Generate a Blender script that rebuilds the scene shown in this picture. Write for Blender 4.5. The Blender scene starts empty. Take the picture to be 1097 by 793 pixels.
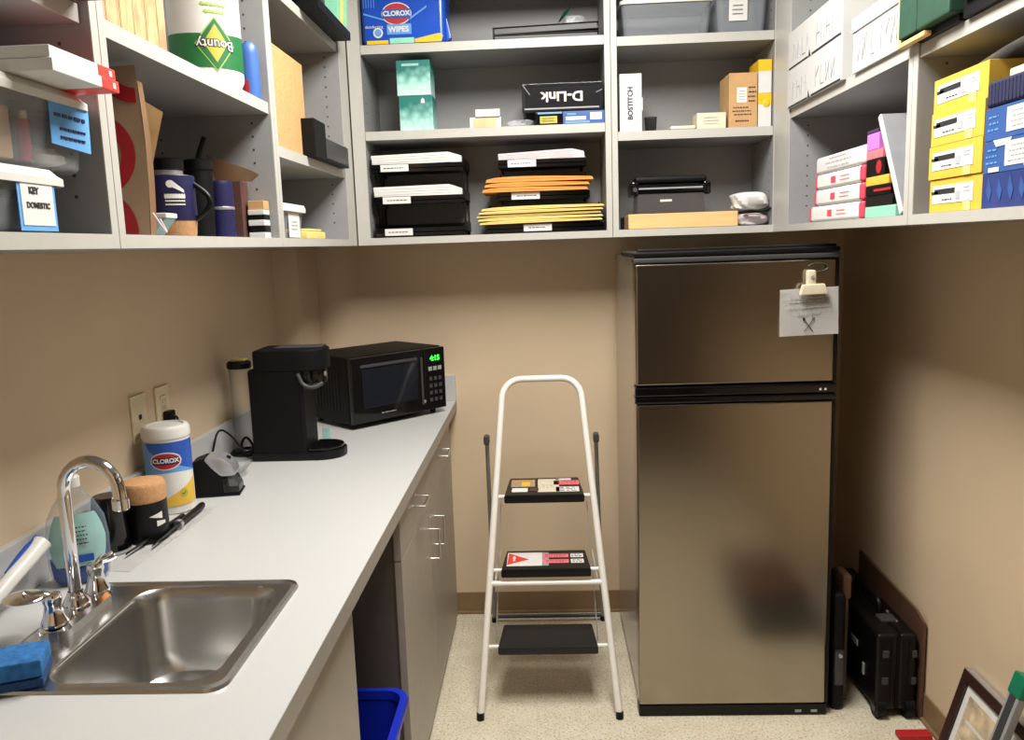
import bpy, bmesh, math, random
from mathutils import Vector, Matrix
random.seed(7)
R = math.radians
COL = bpy.context.scene.collection
V = Vector

# ------------------------------------------------------------------ materials
def lin(c):
    return tuple(((x/255)/12.92 if x/255 <= .04045 else ((x/255+.055)/1.055)**2.4) for x in c)

def mat(name, c, rough=.5, metal=0.0, var=.06, scale=30.0, bump=0.0, bscale=200.0, spec=.5, stretch=None, coat=0.0):
    """procedural: base colour gently varied by noise, optional noise bump"""
    m = bpy.data.materials.new(name); m.use_nodes = True
    nt = m.node_tree; N = nt.nodes; L = nt.links
    b = N['Principled BSDF']
    c = lin(c)
    tc = N.new('ShaderNodeTexCoord')
    src = tc.outputs['Object']
    if stretch:
        mp = N.new('ShaderNodeMapping'); mp.inputs['Scale'].default_value = stretch
        L.new(src, mp.inputs['Vector']); src = mp.outputs['Vector']
    n = N.new('ShaderNodeTexNoise'); n.inputs['Scale'].default_value = scale; n.inputs['Detail'].default_value = 3
    L.new(src, n.inputs['Vector'])
    r = N.new('ShaderNodeValToRGB')
    r.color_ramp.elements[0].position = .3; r.color_ramp.elements[1].position = .7
    r.color_ramp.elements[0].color = tuple(x*(1-var) for x in c)+(1,)
    r.color_ramp.elements[1].color = tuple(min(1, x*(1+var)) for x in c)+(1,)
    L.new(n.outputs['Fac'], r.inputs['Fac']); L.new(r.outputs['Color'], b.inputs['Base Color'])
    b.inputs['Roughness'].default_value = rough; b.inputs['Metallic'].default_value = metal
    b.inputs['Specular IOR Level'].default_value = spec
    b.inputs['Coat Weight'].default_value = coat
    if bump:
        n2 = N.new('ShaderNodeTexNoise'); n2.inputs['Scale'].default_value = bscale
        L.new(src, n2.inputs['Vector'])
        bp = N.new('ShaderNodeBump'); bp.inputs['Strength'].default_value = bump; bp.inputs['Distance'].default_value = .002
        L.new(n2.outputs['Fac'], bp.inputs['Height']); L.new(bp.outputs['Normal'], b.inputs['Normal'])
    return m

def clear(name, c, fac=.25, rough=.12, edge=.3):
    """thin clear plastic or glass: part of the light passes straight through"""
    m = mat(name, c, rough, var=.03)
    nt = m.node_tree; N = nt.nodes; L = nt.links
    b = N['Principled BSDF']; out = N['Material Output']
    t = N.new('ShaderNodeBsdfTransparent'); mx = N.new('ShaderNodeMixShader')
    fr = N.new('ShaderNodeLayerWeight'); fr.inputs['Blend'].default_value = .35
    ma = N.new('ShaderNodeMath'); ma.operation = 'MULTIPLY_ADD'; ma.use_clamp = True
    ma.inputs[1].default_value = edge; ma.inputs[2].default_value = fac
    L.new(fr.outputs['Facing'], ma.inputs[0]); L.new(ma.outputs[0], mx.inputs['Fac'])
    L.new(t.outputs[0], mx.inputs[1]); L.new(b.outputs[0], mx.inputs[2]); L.new(mx.outputs[0], out.inputs['Surface'])
    return m

def emis(name, c, s):
    m = mat(name, c, .4)
    b = m.node_tree.nodes['Principled BSDF']
    b.inputs['Emission Color'].default_value = lin(c)+(1,); b.inputs['Emission Strength'].default_value = s
    return m

def floor_mat():
    m = mat('vinyl_tile', (214, 205, 183), .32, spec=.4)
    nt = m.node_tree; N = nt.nodes; L = nt.links; b = N['Principled BSDF']
    tc = N.new('ShaderNodeTexCoord')
    def noise(sc, p0, p1, c0, c1):
        n = N.new('ShaderNodeTexNoise'); n.inputs['Scale'].default_value = sc; n.inputs['Detail'].default_value = 4
        L.new(tc.outputs['Object'], n.inputs['Vector'])
        r = N.new('ShaderNodeValToRGB'); r.color_ramp.elements[0].position = p0; r.color_ramp.elements[1].position = p1
        r.color_ramp.elements[0].color = c0+(1,); r.color_ramp.elements[1].color = c1+(1,)
        L.new(n.outputs['Fac'], r.inputs['Fac']); return r.outputs['Color']
    def mul(a, bb, f=1.0):
        x = N.new('ShaderNodeMix'); x.data_type = 'RGBA'; x.blend_type = 'MULTIPLY'; x.inputs['Factor'].default_value = f
        L.new(a, x.inputs['A']); L.new(bb, x.inputs['B']); return x.outputs['Result']
    base = noise(9, .3, .7, lin((206, 197, 174)), lin((220, 212, 192)))
    speck = noise(140, .36, .46, (.62, .57, .48), (1, 1, 1))
    speck2 = noise(85, .56, .66, (1, 1, 1), (1.15, 1.14, 1.1))
    col = mul(mul(base, speck), speck2)
    sp = N.new('ShaderNodeSeparateXYZ'); L.new(tc.outputs['Object'], sp.inputs[0])
    def line(sock, off):
        a = N.new('ShaderNodeMath'); a.operation = 'ADD'; a.inputs[1].default_value = off; L.new(sock, a.inputs[0])
        w = N.new('ShaderNodeMath'); w.operation = 'PINGPONG'; w.inputs[1].default_value = .1524; L.new(a.outputs[0], w.inputs[0])
        c = N.new('ShaderNodeMath'); c.operation = 'GREATER_THAN'; c.inputs[1].default_value = .0012; L.new(w.outputs[0], c.inputs[0])
        return c.outputs[0]
    mn = N.new('ShaderNodeMath'); mn.operation = 'MINIMUM'
    L.new(line(sp.outputs['X'], .059+3.048), mn.inputs[0]); L.new(line(sp.outputs['Y'], -2.571+6.096), mn.inputs[1])
    mr = N.new('ShaderNodeMapRange'); mr.inputs['To Min'].default_value = .84; L.new(mn.outputs[0], mr.inputs['Value'])
    x = N.new('ShaderNodeMix'); x.data_type = 'RGBA'; x.blend_type = 'MULTIPLY'; x.inputs['Factor'].default_value = 1
    L.new(col, x.inputs['A']); L.new(mr.outputs[0], x.inputs['B']); L.new(x.outputs['Result'], b.inputs['Base Color'])
    return m

def tissue_mat(name, split):
    """teal carton that fades through pale crystals to white at its foot (printed)"""
    m = mat(name, (60, 150, 140), .45)
    nt = m.node_tree; N = nt.nodes; L = nt.links; b = N['Principled BSDF']
    tc = N.new('ShaderNodeTexCoord'); sp = N.new('ShaderNodeSeparateXYZ'); L.new(tc.outputs['Object'], sp.inputs[0])
    vo = N.new('ShaderNodeTexVoronoi'); vo.inputs['Scale'].default_value = 45; L.new(tc.outputs['Object'], vo.inputs['Vector'])
    ma = N.new('ShaderNodeMath'); ma.operation = 'MULTIPLY_ADD'; ma.inputs[1].default_value = .05; L.new(vo.outputs['Distance'], ma.inputs[0])
    L.new(sp.outputs['Z'], ma.inputs[2])
    r = N.new('ShaderNodeValToRGB'); e = r.color_ramp.elements
    e[0].position = 0.0; e[0].color = lin((214, 232, 224))+(1,)
    e[1].position = .125; e[1].color = lin((18, 112, 104))+(1,)
    k = r.color_ramp.elements.new(split); k.color = lin((150, 205, 195))+(1,)
    L.new(ma.outputs[0], r.inputs['Fac']); L.new(r.outputs['Color'], b.inputs['Base Color'])
    return m

m_wall = mat('wall_paint', (212, 190, 160), .6, var=.03, scale=3, bump=.06, bscale=350)
m_ceil = mat('ceiling_paint', (225, 222, 214), .8, var=.03)
m_base = mat('vinyl_cove_base', (134, 108, 76), .5)
m_mel = mat('grey_melamine', (172, 171, 168), .42, var=.02, scale=60)
m_mel_shade = mat('grey_melamine_shaded', (146, 146, 146), .45, var=.025, scale=60)  # same melamine darkened, cabinet shade put into the colour
m_edge = mat('shelf_edge_band', (184, 182, 175), .4, var=.02)
m_hole = mat('pin_hole', (58, 54, 50), .7)
m_taupe = mat('taupe_laminate', (160, 153, 142), .42, var=.04, scale=25)
m_shadelam = mat('shaded_laminate', (92, 86, 82), .5, var=.05)  # cabinet bodies darkened, shade of the knee space put into the colour
m_brownedge = mat('brown_edge', (86, 66, 52), .5)
m_counter = mat('counter_laminate', (188, 188, 186), .3, var=.02, scale=300)
m_counteredge = mat('counter_edge', (150, 145, 137), .4, var=.02)
m_steel_fr = mat('brushed_steel_fridge', (160, 152, 139), .2, 1.0, var=.05, scale=3, stretch=(1, 1, .05))
m_side = mat('fridge_side_paint', (176, 170, 160), .22, .55, var=.03)
m_blk = mat('black_plastic', (9, 9, 10), .4, var=.2, spec=.28)
m_blkg = mat('black_gloss', (8, 8, 10), .1, var=.2)
m_blkm = mat('black_matte', (10, 10, 11), .55, var=.15, spec=.2)
m_rubber = mat('black_rubber_tread', (13, 13, 14), .55, bump=.5, bscale=400, var=.1)
m_dgrey = mat('dark_grey_plastic', (58, 58, 60), .45)
m_grey = mat('grey_plastic', (150, 150, 152), .45)
m_silverboard = mat('grey_board', (140, 141, 144), .5)
m_silver = mat('silver_paint', (190, 190, 194), .3, .7)
m_chrome = mat('chrome', (226, 226, 228), .06, 1.0, var=.01)
m_steel = mat('stainless_sink', (200, 199, 196), .27, 1.0, var=.04, scale=4, stretch=(1, 8, 1))
m_nickel = mat('satin_nickel', (196, 194, 190), .3, 1.0, var=.02)
m_white = mat('white_plastic', (214, 212, 206), .4, var=.02)
m_whitemetal = mat('white_enamel', (232, 228, 220), .3, var=.02)
m_paper = mat('white_paper', (220, 218, 214), .8, var=.02)
m_pinkpaper = mat('pale_pink_paper', (208, 196, 198), .8, var=.02)
m_filebox = mat('file_box_board', (196, 195, 192), .6, var=.02)
m_pencil = mat('faint_pencil', (150, 150, 156), .8)
m_bottleblue = mat('bottle_blue', (60, 102, 174), .4)
m_tray = clear('tray_plastic', (96, 88, 88), .5, .15)
m_carton = mat('white_carton', (212, 211, 208), .55, var=.02)
m_kraft = mat('kraft_paper', (172, 142, 112), .75, var=.1, scale=12)
m_kraft_l = mat('pale_kraft', (214, 184, 140), .8, var=.12, scale=25)
m_card = mat('cardboard', (190, 150, 102), .75, var=.08, scale=20)
m_cork = mat('cork', (184, 138, 94), .8, var=.12, scale=160, bump=.4, bscale=300)
m_corkb = mat('cork_sheet', (196, 152, 100), .85, var=.16, scale=150, bump=.3, bscale=250)
m_osb = mat('woody_wrap', (186, 152, 108), .7, var=.42, scale=24, stretch=(2.5, 2.5, .8))
m_wood = mat('pale_wood', (226, 186, 126), .55, var=.08, scale=8, stretch=(1, 10, 10))
m_woodd = mat('brown_wood', (90, 64, 47), .5, var=.15, scale=8, stretch=(8, 8, 1))
m_frame = mat('dark_mahogany', (48, 24, 22), .4, var=.15)
m_red = mat('red_print', (176, 28, 34), .55)
m_redb = mat('bright_red', (222, 60, 50), .5)
m_pink = mat('rose_pink', (222, 70, 92), .5)
m_purple = mat('lilac', (192, 120, 204), .5)
m_salmon = mat('salmon', (232, 118, 128), .5)
m_yellow = mat('yellow_carton', (220, 178, 66), .5, var=.03)
m_yellowp = mat('yellow_plastic', (232, 186, 30), .4)
m_lemon = mat('pale_yellow', (222, 206, 126), .6)
m_mint = mat('mint', (140, 210, 176), .6)
m_teal = mat('pale_teal', (150, 190, 186), .5)
m_orange = mat('orange_envelope', (220, 146, 66), .7, var=.08, scale=10)
m_manila = mat('manila_envelope', (226, 202, 122), .7, var=.07, scale=10)
m_blue = mat('bright_blue', (30, 78, 168), .4)
m_wipeblue = mat('wipes_blue_film', (24, 74, 182), .22, var=.1, scale=8)
m_lblue = mat('light_blue', (92, 150, 212), .45)
m_note = mat('blue_note', (96, 164, 226), .7, var=.05)
m_cblue = mat('blue_carton', (50, 86, 150), .45, var=.1, scale=14)
m_cblue2 = mat('deep_blue_carton', (42, 58, 118), .45, var=.35, scale=9)
m_navy = mat('navy_enamel', (27, 26, 68), .4, var=.1)
m_navyf = mat('navy_fabric', (24, 28, 66), .85, var=.2, bump=.4)
m_binblue = mat('bin_blue', (22, 42, 178), .35, var=.05)
m_sponge = mat('blue_sponge', (36, 100, 158), .9, var=.3, scale=90, bump=.9, bscale=130)
m_spongeb = mat('blue_scrubber', (26, 62, 108), .95, var=.25, scale=200, bump=.9, bscale=300)
m_green = mat('green_print', (20, 102, 50), .5)
m_lgreen = mat('lime_print', (150, 186, 84), .5)
m_gold = mat('gold_green', (176, 168, 62), .5)
m_dgreen = mat('dark_green_cloth', (26, 66, 48), .7, var=.15)
m_cap = mat('green_cap', (14, 116, 84), .4)
m_ink = mat('ink', (30, 30, 36), .7)
m_inkg = mat('grey_pencil', (176, 176, 180), .8)
m_ivory = mat('ivory_plastic', (222, 208, 174), .4)
m_cream = mat('cream_plastic', (216, 206, 182), .4)
m_clear = clear('clear_plastic', (190, 195, 200), .08, edge=.25)
m_clearg = clear('frosted_plastic', (172, 178, 186), .24, .3)
m_smoke = clear('smoked_plastic', (40, 40, 44), .6)
m_glass = clear('clear_glass', (120, 128, 130), .05, .05, edge=.35)
m_soapclear = clear('soap_bottle_clear', (150, 172, 190), .12, .08, edge=.3)
m_bluesoap = clear('blue_soap', (10, 44, 150), .9, .1)
m_bubble = clear('bubble_wrap', (224, 228, 230), .3, .2)
m_window = mat('oven_glass', (20, 24, 32), .08, var=.1)
m_led = emis('green_display', (60, 255, 70), 2.0)
m_lamp = emis('lamp_diffuser', (255, 252, 244), 2.2)
m_fl = floor_mat()
m_cratebody = mat('slate_plastic', (70, 76, 84), .5)
m_door = mat('dark_door_veneer', (54, 40, 30), .5, var=.12, scale=6, stretch=(6, 6, .6))
m_photo = mat('photo_print', (200, 180, 150), .4, var=.45, scale=20)
m_brownbook = mat('brown_cover', (84, 52, 44), .6)
m_plum = mat('plum', (70, 40, 80), .6)  # dark plum of the thin top carton

# ------------------------------------------------------------------ mesh collector
class MB:
    def __init__(s): s.bm = bmesh.new(); s.mats = []
    def mi(s, m):
        if m not in s.mats: s.mats.append(m)
        return s.mats.index(m)
    def _add(s, t, m, M=None):
        i = s.mi(m)
        for f in t.faces: f.material_index = i
        if M is not None: t.transform(M)
        me = bpy.data.meshes.new('tmp'); t.to_mesh(me); t.free()
        s.bm.from_mesh(me); bpy.data.meshes.remove(me)
        return s
    def box(s, x0, x1, y0, y1, z0, z1, m, bev=0.0, seg=2, M=None, taper=None, taper_low=None):
        t = bmesh.new(); bmesh.ops.create_cube(t, size=1)
        cx, cy = (x0+x1)/2, (y0+y1)/2
        for v in t.verts:
            top = v.co.z > 0
            k = (taper if top else taper_low) or 1
            v.co = V((cx+v.co.x*(x1-x0)*k, cy+v.co.y*(y1-y0)*k, z1 if top else z0))
        if bev: bmesh.ops.bevel(t, geom=t.edges[:], offset=bev, segments=seg, affect='EDGES', profile=.5)
        return s._add(t, m, M)
    def cyl(s, p0, p1, r, m, r2=None, seg=24, M=None, caps=True):
        p0, p1 = V(p0), V(p1); d = p1-p0
        t = bmesh.new(); bmesh.ops.create_cone(t, cap_ends=caps, segments=seg, radius1=r, radius2=r if r2 is None else r2, depth=d.length)
        Q = Matrix.Translation((p0+p1)/2) @ d.to_track_quat('Z', 'Y').to_matrix().to_4x4()
        t.transform(Q); return s._add(t, m, M)
    def ball(s, c, rx, ry, rz, m, M=None, seg=20):
        t = bmesh.new(); bmesh.ops.create_uvsphere(t, u_segments=seg, v_segments=seg//2, radius=1)
        t.transform(Matrix.Translation(c) @ Matrix.Diagonal((rx, ry, rz, 1))); return s._add(t, m, M)
    def lathe(s, prof, m, c=(0, 0, 0), seg=36, M=None):
        t = bmesh.new(); rings = []
        for r, z in prof:
            if r < 1e-6: rings.append([t.verts.new((c[0], c[1], c[2]+z))])
            else: rings.append([t.verts.new((c[0]+r*math.cos(2*math.pi*k/seg), c[1]+r*math.sin(2*math.pi*k/seg), c[2]+z)) for k in range(seg)])
        for a, b in zip(rings, rings[1:]):
            for k in range(seg):
                k2 = (k+1) % seg
                if len(a) == 1 and len(b) == 1: continue
                if len(a) == 1: t.faces.new((a[0], b[k2], b[k]))
                elif len(b) == 1: t.faces.new((a[k], a[k2], b[0]))
                else: t.faces.new((a[k], a[k2], b[k2], b[k]))
        bmesh.ops.recalc_face_normals(t, faces=t.faces[:])
        return s._add(t, m, M)
    def tube(s, pts, r, m, seg=12, smooth=0, closed=False, M=None, flat=None):
        pts = [V(p) for p in pts]
        for _ in range(smooth):
            q = [] if closed else [pts[0]]
            n = len(pts)
            for i in range(n if closed else n-1):
                a, b = pts[i], pts[(i+1) % n]
                q += [a*.75+b*.25, a*.25+b*.75]
            if not closed: q.append(pts[-1])
            pts = q
        t = bmesh.new(); rings = []; n = len(pts)
        nrm = None
        rad = r if isinstance(r, (list, tuple)) else None
        for i, p in enumerate(pts):
            a = pts[i-1] if (i > 0 or closed) else p; b = pts[(i+1) % n] if (i < n-1 or closed) else p
            d = (b-a).normalized()
            if nrm is None: nrm = d.orthogonal().normalized()
            nrm = (nrm - d*nrm.dot(d)); nrm = nrm.normalized() if nrm.length > 1e-6 else d.orthogonal().normalized()
            bi = d.cross(nrm)
            rr = r if rad is None else rad[0]+(rad[-1]-rad[0])*i/(n-1)
            rings.append([t.verts.new(p + nrm*rr*math.cos(2*math.pi*k/seg) + bi*rr*(flat or 1)*math.sin(2*math.pi*k/seg)) for k in range(seg)])
        for i in range(n if closed else n-1):
            a, b = rings[i], rings[(i+1) % n]
            for k in range(seg): t.faces.new((a[k], a[(k+1) % seg], b[(k+1) % seg], b[k]))
        if not closed:
            t.faces.new(rings[0][::-1]); t.faces.new(rings[-1])
        bmesh.ops.recalc_face_normals(t, faces=t.faces[:])
        return s._add(t, m, M)
    def prism(s, poly, axis, d0, d1, m, bev=0.0, M=None):
        """poly in the plane across `axis`: x -> (y,z), y -> (x,z), z -> (x,y)"""
        t = bmesh.new()
        def P(p, d): return {'x': (d, p[0], p[1]), 'y': (p[0], d, p[1]), 'z': (p[0], p[1], d)}[axis]
        a = [t.verts.new(P(p, d0)) for p in poly]; b = [t.verts.new(P(p, d1)) for p in poly]
        t.faces.new(a); t.faces.new(b[::-1])
        for i in range(len(a)): t.faces.new((a[i], b[i], b[(i+1) % len(a)], a[(i+1) % len(a)]))
        bmesh.ops.recalc_face_normals(t, faces=t.faces[:])
        if bev: bmesh.ops.bevel(t, geom=t.edges[:], offset=bev, segments=2, affect='EDGES', profile=.5)
        return s._add(t, m, M)
    def grid(s, f, nu, nv, m, M=None, thick=0.0):
        t = bmesh.new()
        g = [[t.verts.new(f(i/nu, j/nv)) for j in range(nv+1)] for i in range(nu+1)]
        for i in range(nu):
            for j in range(nv): t.faces.new((g[i][j], g[i+1][j], g[i+1][j+1], g[i][j+1]))
        if thick: bmesh.ops.solidify(t, geom=t.faces[:], thickness=thick)
        bmesh.ops.recalc_face_normals(t, faces=t.faces[:])
        return s._add(t, m, M)
    def disc(s, c, n, r, m, seg=10):
        """a thin dark disc, for a drilled hole"""
        c = V(c); n = V(n).normalized()
        return s.cyl(c-n*.0004, c+n*.0006, r, m, seg=seg)
    def mesh(s, me, m):
        i = s.mi(m)
        for p in me.polygons: p.material_index = i
        s.bm.from_mesh(me); bpy.data.meshes.remove(me); return s
    def text(s, body, size, m, origin, right, up, ax='CENTER', ay='CENTER', ext=.0003, wrap=None, wide=1.0, bold=0.0, flip=False):
        """lettering laid on a plane (or wrapped round a cylinder: wrap=(centre, radius, angle, z))"""
        cu = bpy.data.curves.new('t', 'FONT'); cu.body = body; cu.size = size; cu.align_x = ax; cu.align_y = ay
        cu.extrude = ext; cu.offset = bold; cu.resolution_u = 3; cu.space_character = 1.0
        o = bpy.data.objects.new('t', cu); COL.objects.link(o)
        me = bpy.data.meshes.new_from_object(o.evaluated_get(bpy.context.evaluated_depsgraph_get()))
        bpy.data.objects.remove(o); bpy.data.curves.remove(cu)
        if flip:
            for v in me.vertices: v.co = V((-v.co.x, -v.co.y, v.co.z))
        if wrap:
            c, r, a0, z0 = wrap
            for v in me.vertices:
                a = a0 + v.co.x*wide/r; rr = r + v.co.z
                v.co = V((c[0]+rr*math.cos(a), c[1]+rr*math.sin(a), z0+v.co.y))
        else:
            right, up = V(right).normalized(), V(up).normalized(); n = right.cross(up).normalized(); up = n.cross(right)
            o3 = V(origin)
            for v in me.vertices: v.co = o3 + right*v.co.x*wide + up*v.co.y + n*v.co.z
        return s.mesh(me, m)
    def plate(s, origin, right, up, w, h, m, t=.0008, rot=0):
        """thin flat label with its centre at origin"""
        right, up = V(right).normalized(), V(up).normalized(); n = right.cross(up).normalized(); up = n.cross(right)
        Q = Matrix((right, up, n)).transposed().to_4x4(); Q.translation = V(origin)
        Q = Q @ Matrix.Rotation(rot, 4, 'Z')
        return s.box(-w/2, w/2, -h/2, h/2, 0, t, m, M=Q)
    def scrawl(s, origin, right, up, w, h, m, rows=3, t=.0011, k=9):
        """unreadable printed lines: rows of short marks"""
        right, up = V(right).normalized(), V(up).normalized(); n = right.cross(up).normalized(); up = n.cross(right)
        Q = Matrix((right, up, n)).transposed().to_4x4(); Q.translation = V(origin)
        for j in range(rows):
            y = h/2 - (j+.5)*h/rows; x = -w/2*random.uniform(.75, 1)
            end = w/2*random.uniform(.7, 1)
            while x < end:
                l = w/k*random.uniform(.5, 1.3)
                s.box(x, min(x+l, end), y-h/rows*.15, y+h/rows*.15, 0, t, m, M=Q); x += l + w/k*.35
        return s
    def wrapped(s, c, r, a0, w, z0, z1, m, shape=None, t=.0006, n=24):
        """patch of print round a cylinder; shape(u)->(lo,hi) fractions"""
        def f(u, v):
            a = a0 + (u-.5)*w/r
            lo, hi = shape(u) if shape else (0, 1)
            return (c[0]+(r+t)*math.cos(a), c[1]+(r+t)*math.sin(a), z0+(z1-z0)*(lo+(hi-lo)*v))
        return s.grid(f, n, 4, m)

MAT = {}
def finish(mb, name, parent=None, M=None, sharp=38):
    me = bpy.data.meshes.new(name)
    if M is not None: mb.bm.transform(M)
    mb.bm.to_mesh(me); mb.bm.free()
    for m in mb.mats: me.materials.append(m)
    for p in me.polygons: p.use_smooth = True
    me.set_sharp_from_angle(angle=R(sharp))
    o = bpy.data.objects.new(name, me); COL.objects.link(o)
    wn = o.modifiers.new('weighted_normals', 'WEIGHTED_NORMAL'); wn.keep_sharp = True; wn.weight = 100
    if parent: o.parent = parent
    return o
def props(o, label, cat, group=None, kind=None):
    o['label'] = label; o['category'] = cat
    if group: o['group'] = group
    if kind: o['kind'] = kind
def thing(name, label, cat, loc=(0, 0, 0), rz=0.0, group=None):
    o = bpy.data.objects.new(name, None); COL.objects.link(o)
    o.empty_display_size = .05
    o.location = loc; o.rotation_euler = (0, 0, rz)
    props(o, label, cat, group)
    MAT[o.name] = Matrix.Translation(loc) @ Matrix.Rotation(rz, 4, 'Z')
    return o
def part(mb, name, parent, label=None, local=False, kind=None):
    M = MAT[parent.name]
    o = finish(mb, name, parent, None if local else M.inverted())
    MAT[o.name] = M
    if label: o['label'] = label
    if kind: o['kind'] = kind
    return o
def single(mb, name, label, cat, loc=(0, 0, 0), rz=0.0, group=None, local=False):
    M = Matrix.Translation(loc) @ Matrix.Rotation(rz, 4, 'Z')
    o = finish(mb, name, None, None if local else M.inverted())
    o.location = loc; o.rotation_euler = (0, 0, rz); MAT[o.name] = M
    props(o, label, cat, group); return o
def struct(mb, name):
    o = finish(mb, name); o['kind'] = 'structure'; MAT[o.name] = Matrix.Identity(4); return o

# ------------------------------------------------------------------ camera
F, PI, YA, RO, H = 880.0, R(8.6689), R(2.3888), R(1.9133), 1.527
fw = V((-math.sin(YA), math.cos(YA), 0)); rt = V((math.cos(YA), math.sin(YA), 0)); up = V((0, 0, 1))
fw2 = fw*math.cos(PI) - up*math.sin(PI); up2 = up*math.cos(PI) + fw*math.sin(PI)
r3 = rt*math.cos(RO) - up2*math.sin(RO); u3 = up2*math.cos(RO) + rt*math.sin(RO)
cam = bpy.data.cameras.new('camera'); co = bpy.data.objects.new('camera', cam); COL.objects.link(co)
Mx = Matrix((r3, u3, -fw2)).transposed().to_4x4(); Mx.translation = V((0, 0, H)); co.matrix_world = Mx
cam.sensor_fit = 'HORIZONTAL'; cam.sensor_width = 36; cam.lens = F/1097*36; cam.clip_start = .05
bpy.context.scene.camera = co

# ------------------------------------------------------------------ room shell
D, XL, XR, YB, XUL, XUR, ZU, ZC = 3.258, -.9933, 1.1644, 2.953, -.6612, .8079, 1.5414, .914
Y0, CEIL, ZT = -.5, 2.72, 2.46
struct(MB().box(XL-.1, XR+.1, Y0-.1, D+.1, -.1, 0, m_fl), 'floor')
struct(MB().box(XL-.1, XR+.1, Y0-.1, D+.1, CEIL, CEIL+.1, m_ceil), 'ceiling')
struct(MB().box(XL-.1, XL, Y0-.1, D+.1, 0, CEIL, m_wall), 'wall_left')
struct(MB().box(XR, XR+.1, Y0-.1, D+.1, 0, CEIL, m_wall), 'wall_right')
struct(MB().box(XL, XR, D, D+.1, 0, CEIL, m_wall), 'wall_back')
struct(MB().box(XL, XR, Y0-.1, Y0, 0, CEIL, m_wall), 'wall_front')
struct(MB().box(XL, -.899, 3.0, D, 0, ZU, m_wall), 'wall_corner')
b = MB().box(-.405, XR, D-.006, D, .004, .092, m_base, .002).box(-.405, XR, D-.016, D, 0, .012, m_base, .004)
struct(b, 'baseboard_back')
b = MB().box(XR-.006, XR, Y0, D, .004, .092, m_base, .002).box(XR-.016, XR, Y0, D, 0, .012, m_base, .004)
struct(b, 'baseboard_right')

# unseen dark door, added to darken what the fridge reflects
b = MB().box(.20, 1.02, Y0, Y0+.04, .01, 2.05, m_door, .003)
for z0, z1 in ((.2, .95), (1.1, 1.9)): b.box(.32, .90, Y0+.036, Y0+.046, z0, z1, m_door, .006)
struct(b, 'added_door')
b = MB().box(.12, .20, Y0, Y0+.03, 0, 2.13, m_base, .003).box(1.02, 1.10, Y0, Y0+.03, 0, 2.13, m_base, .003).box(.20, 1.02, Y0, Y0+.03, 2.05, 2.13, m_base, .003)
struct(b, 'trim_3')  # casing of the added door

# ceiling lights
def lamp_fixture(x, y, label, power):
    t = thing('ceiling_light', label, 'ceiling light', (x, y, CEIL))
    b = MB()
    w, l = .31, .61
    b.box(x-w, x+w, y-l, y-l+.03, CEIL-.035, CEIL, m_white, .004).box(x-w, x+w, y+l-.03, y+l, CEIL-.035, CEIL, m_white, .004)
    b.box(x-w, x-w+.03, y-l, y+l, CEIL-.035, CEIL, m_white, .004).box(x+w-.03, x+w, y-l, y+l, CEIL-.035, CEIL, m_white, .004)
    part(b, 'frame', t)
    part(MB().box(x-w+.03, x+w-.03, y-l+.03, y+l-.03, CEIL-.025, CEIL-.012, m_lamp), 'diffuser', t)
    li = bpy.data.lights.new('tube_light', 'AREA'); li.shape = 'RECTANGLE'; li.size = .55; li.size_y = 1.15
    li.energy = power; li.color = (1.0, .97, .92)
    lo = bpy.data.objects.new('tube_light', li); COL.objects.link(lo); lo.location = (x, y, CEIL-.04)
lamp_fixture(.08, 1.75, 'fluorescent ceiling light over the middle of the pantry', 62)

# ------------------------------------------------------------------ wall cabinets
def pin_rows(b, plane, y_or_x, fixed, z0, z1, n):
    k = 0; z = z0
    while z < z1:
        for p in y_or_x:
            b.disc((fixed, p, z) if plane == 'x' else (p, fixed, z), n, .0028, m_hole)
        z += .032
def cab_left(name, label, y0, y1, shelves, set_back=.006):
    """open cabinet on the left wall; front towards +x"""
    t = thing(name, label, 'wall cabinet', (XL, (y0+y1)/2, ZU), group='open grey wall cabinets')
    s = .02
    for a, e, n in ((y0, y0+s, 1), (y1-s, y1, -1)):
        b = MB().box(XL+.001, XUL-.002, a, e, ZU, ZT, m_mel_shade).box(XUL-.002, XUL, a, e, ZU, ZT, m_edge)
        pin_rows(b, 'y', (XL+.05, XUL-.05), (e if n > 0 else a), ZU+.08, ZT-.08, (0, n, 0))
        part(b, 'side_panel', t)
    part(MB().box(XL+.001, XUL-.002, y0+s, y1-s, ZU, ZU+.022, m_mel_shade).box(XUL-.002, XUL, y0+s, y1-s, ZU, ZU+.022, m_edge), 'bottom_panel', t)
    part(MB().box(XL+.001, XUL, y0+s, y1-s, ZT-.02, ZT, m_mel_shade), 'top_panel', t)
    part(MB().box(XL+.001, XL+.007, y0+s, y1-s, ZU+.022, ZT-.02, m_mel_shade), 'back_panel', t)
    for z in shelves:
        part(MB().box(XL+.007, XUL-.002-set_back, y0+s+.001, y1-s-.001, z-.027, z, m_mel_shade).box(XUL-.002-set_back, XUL-set_back, y0+s+.001, y1-s-.001, z-.027, z, m_edge), 'shelf', t)
    return t
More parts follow.
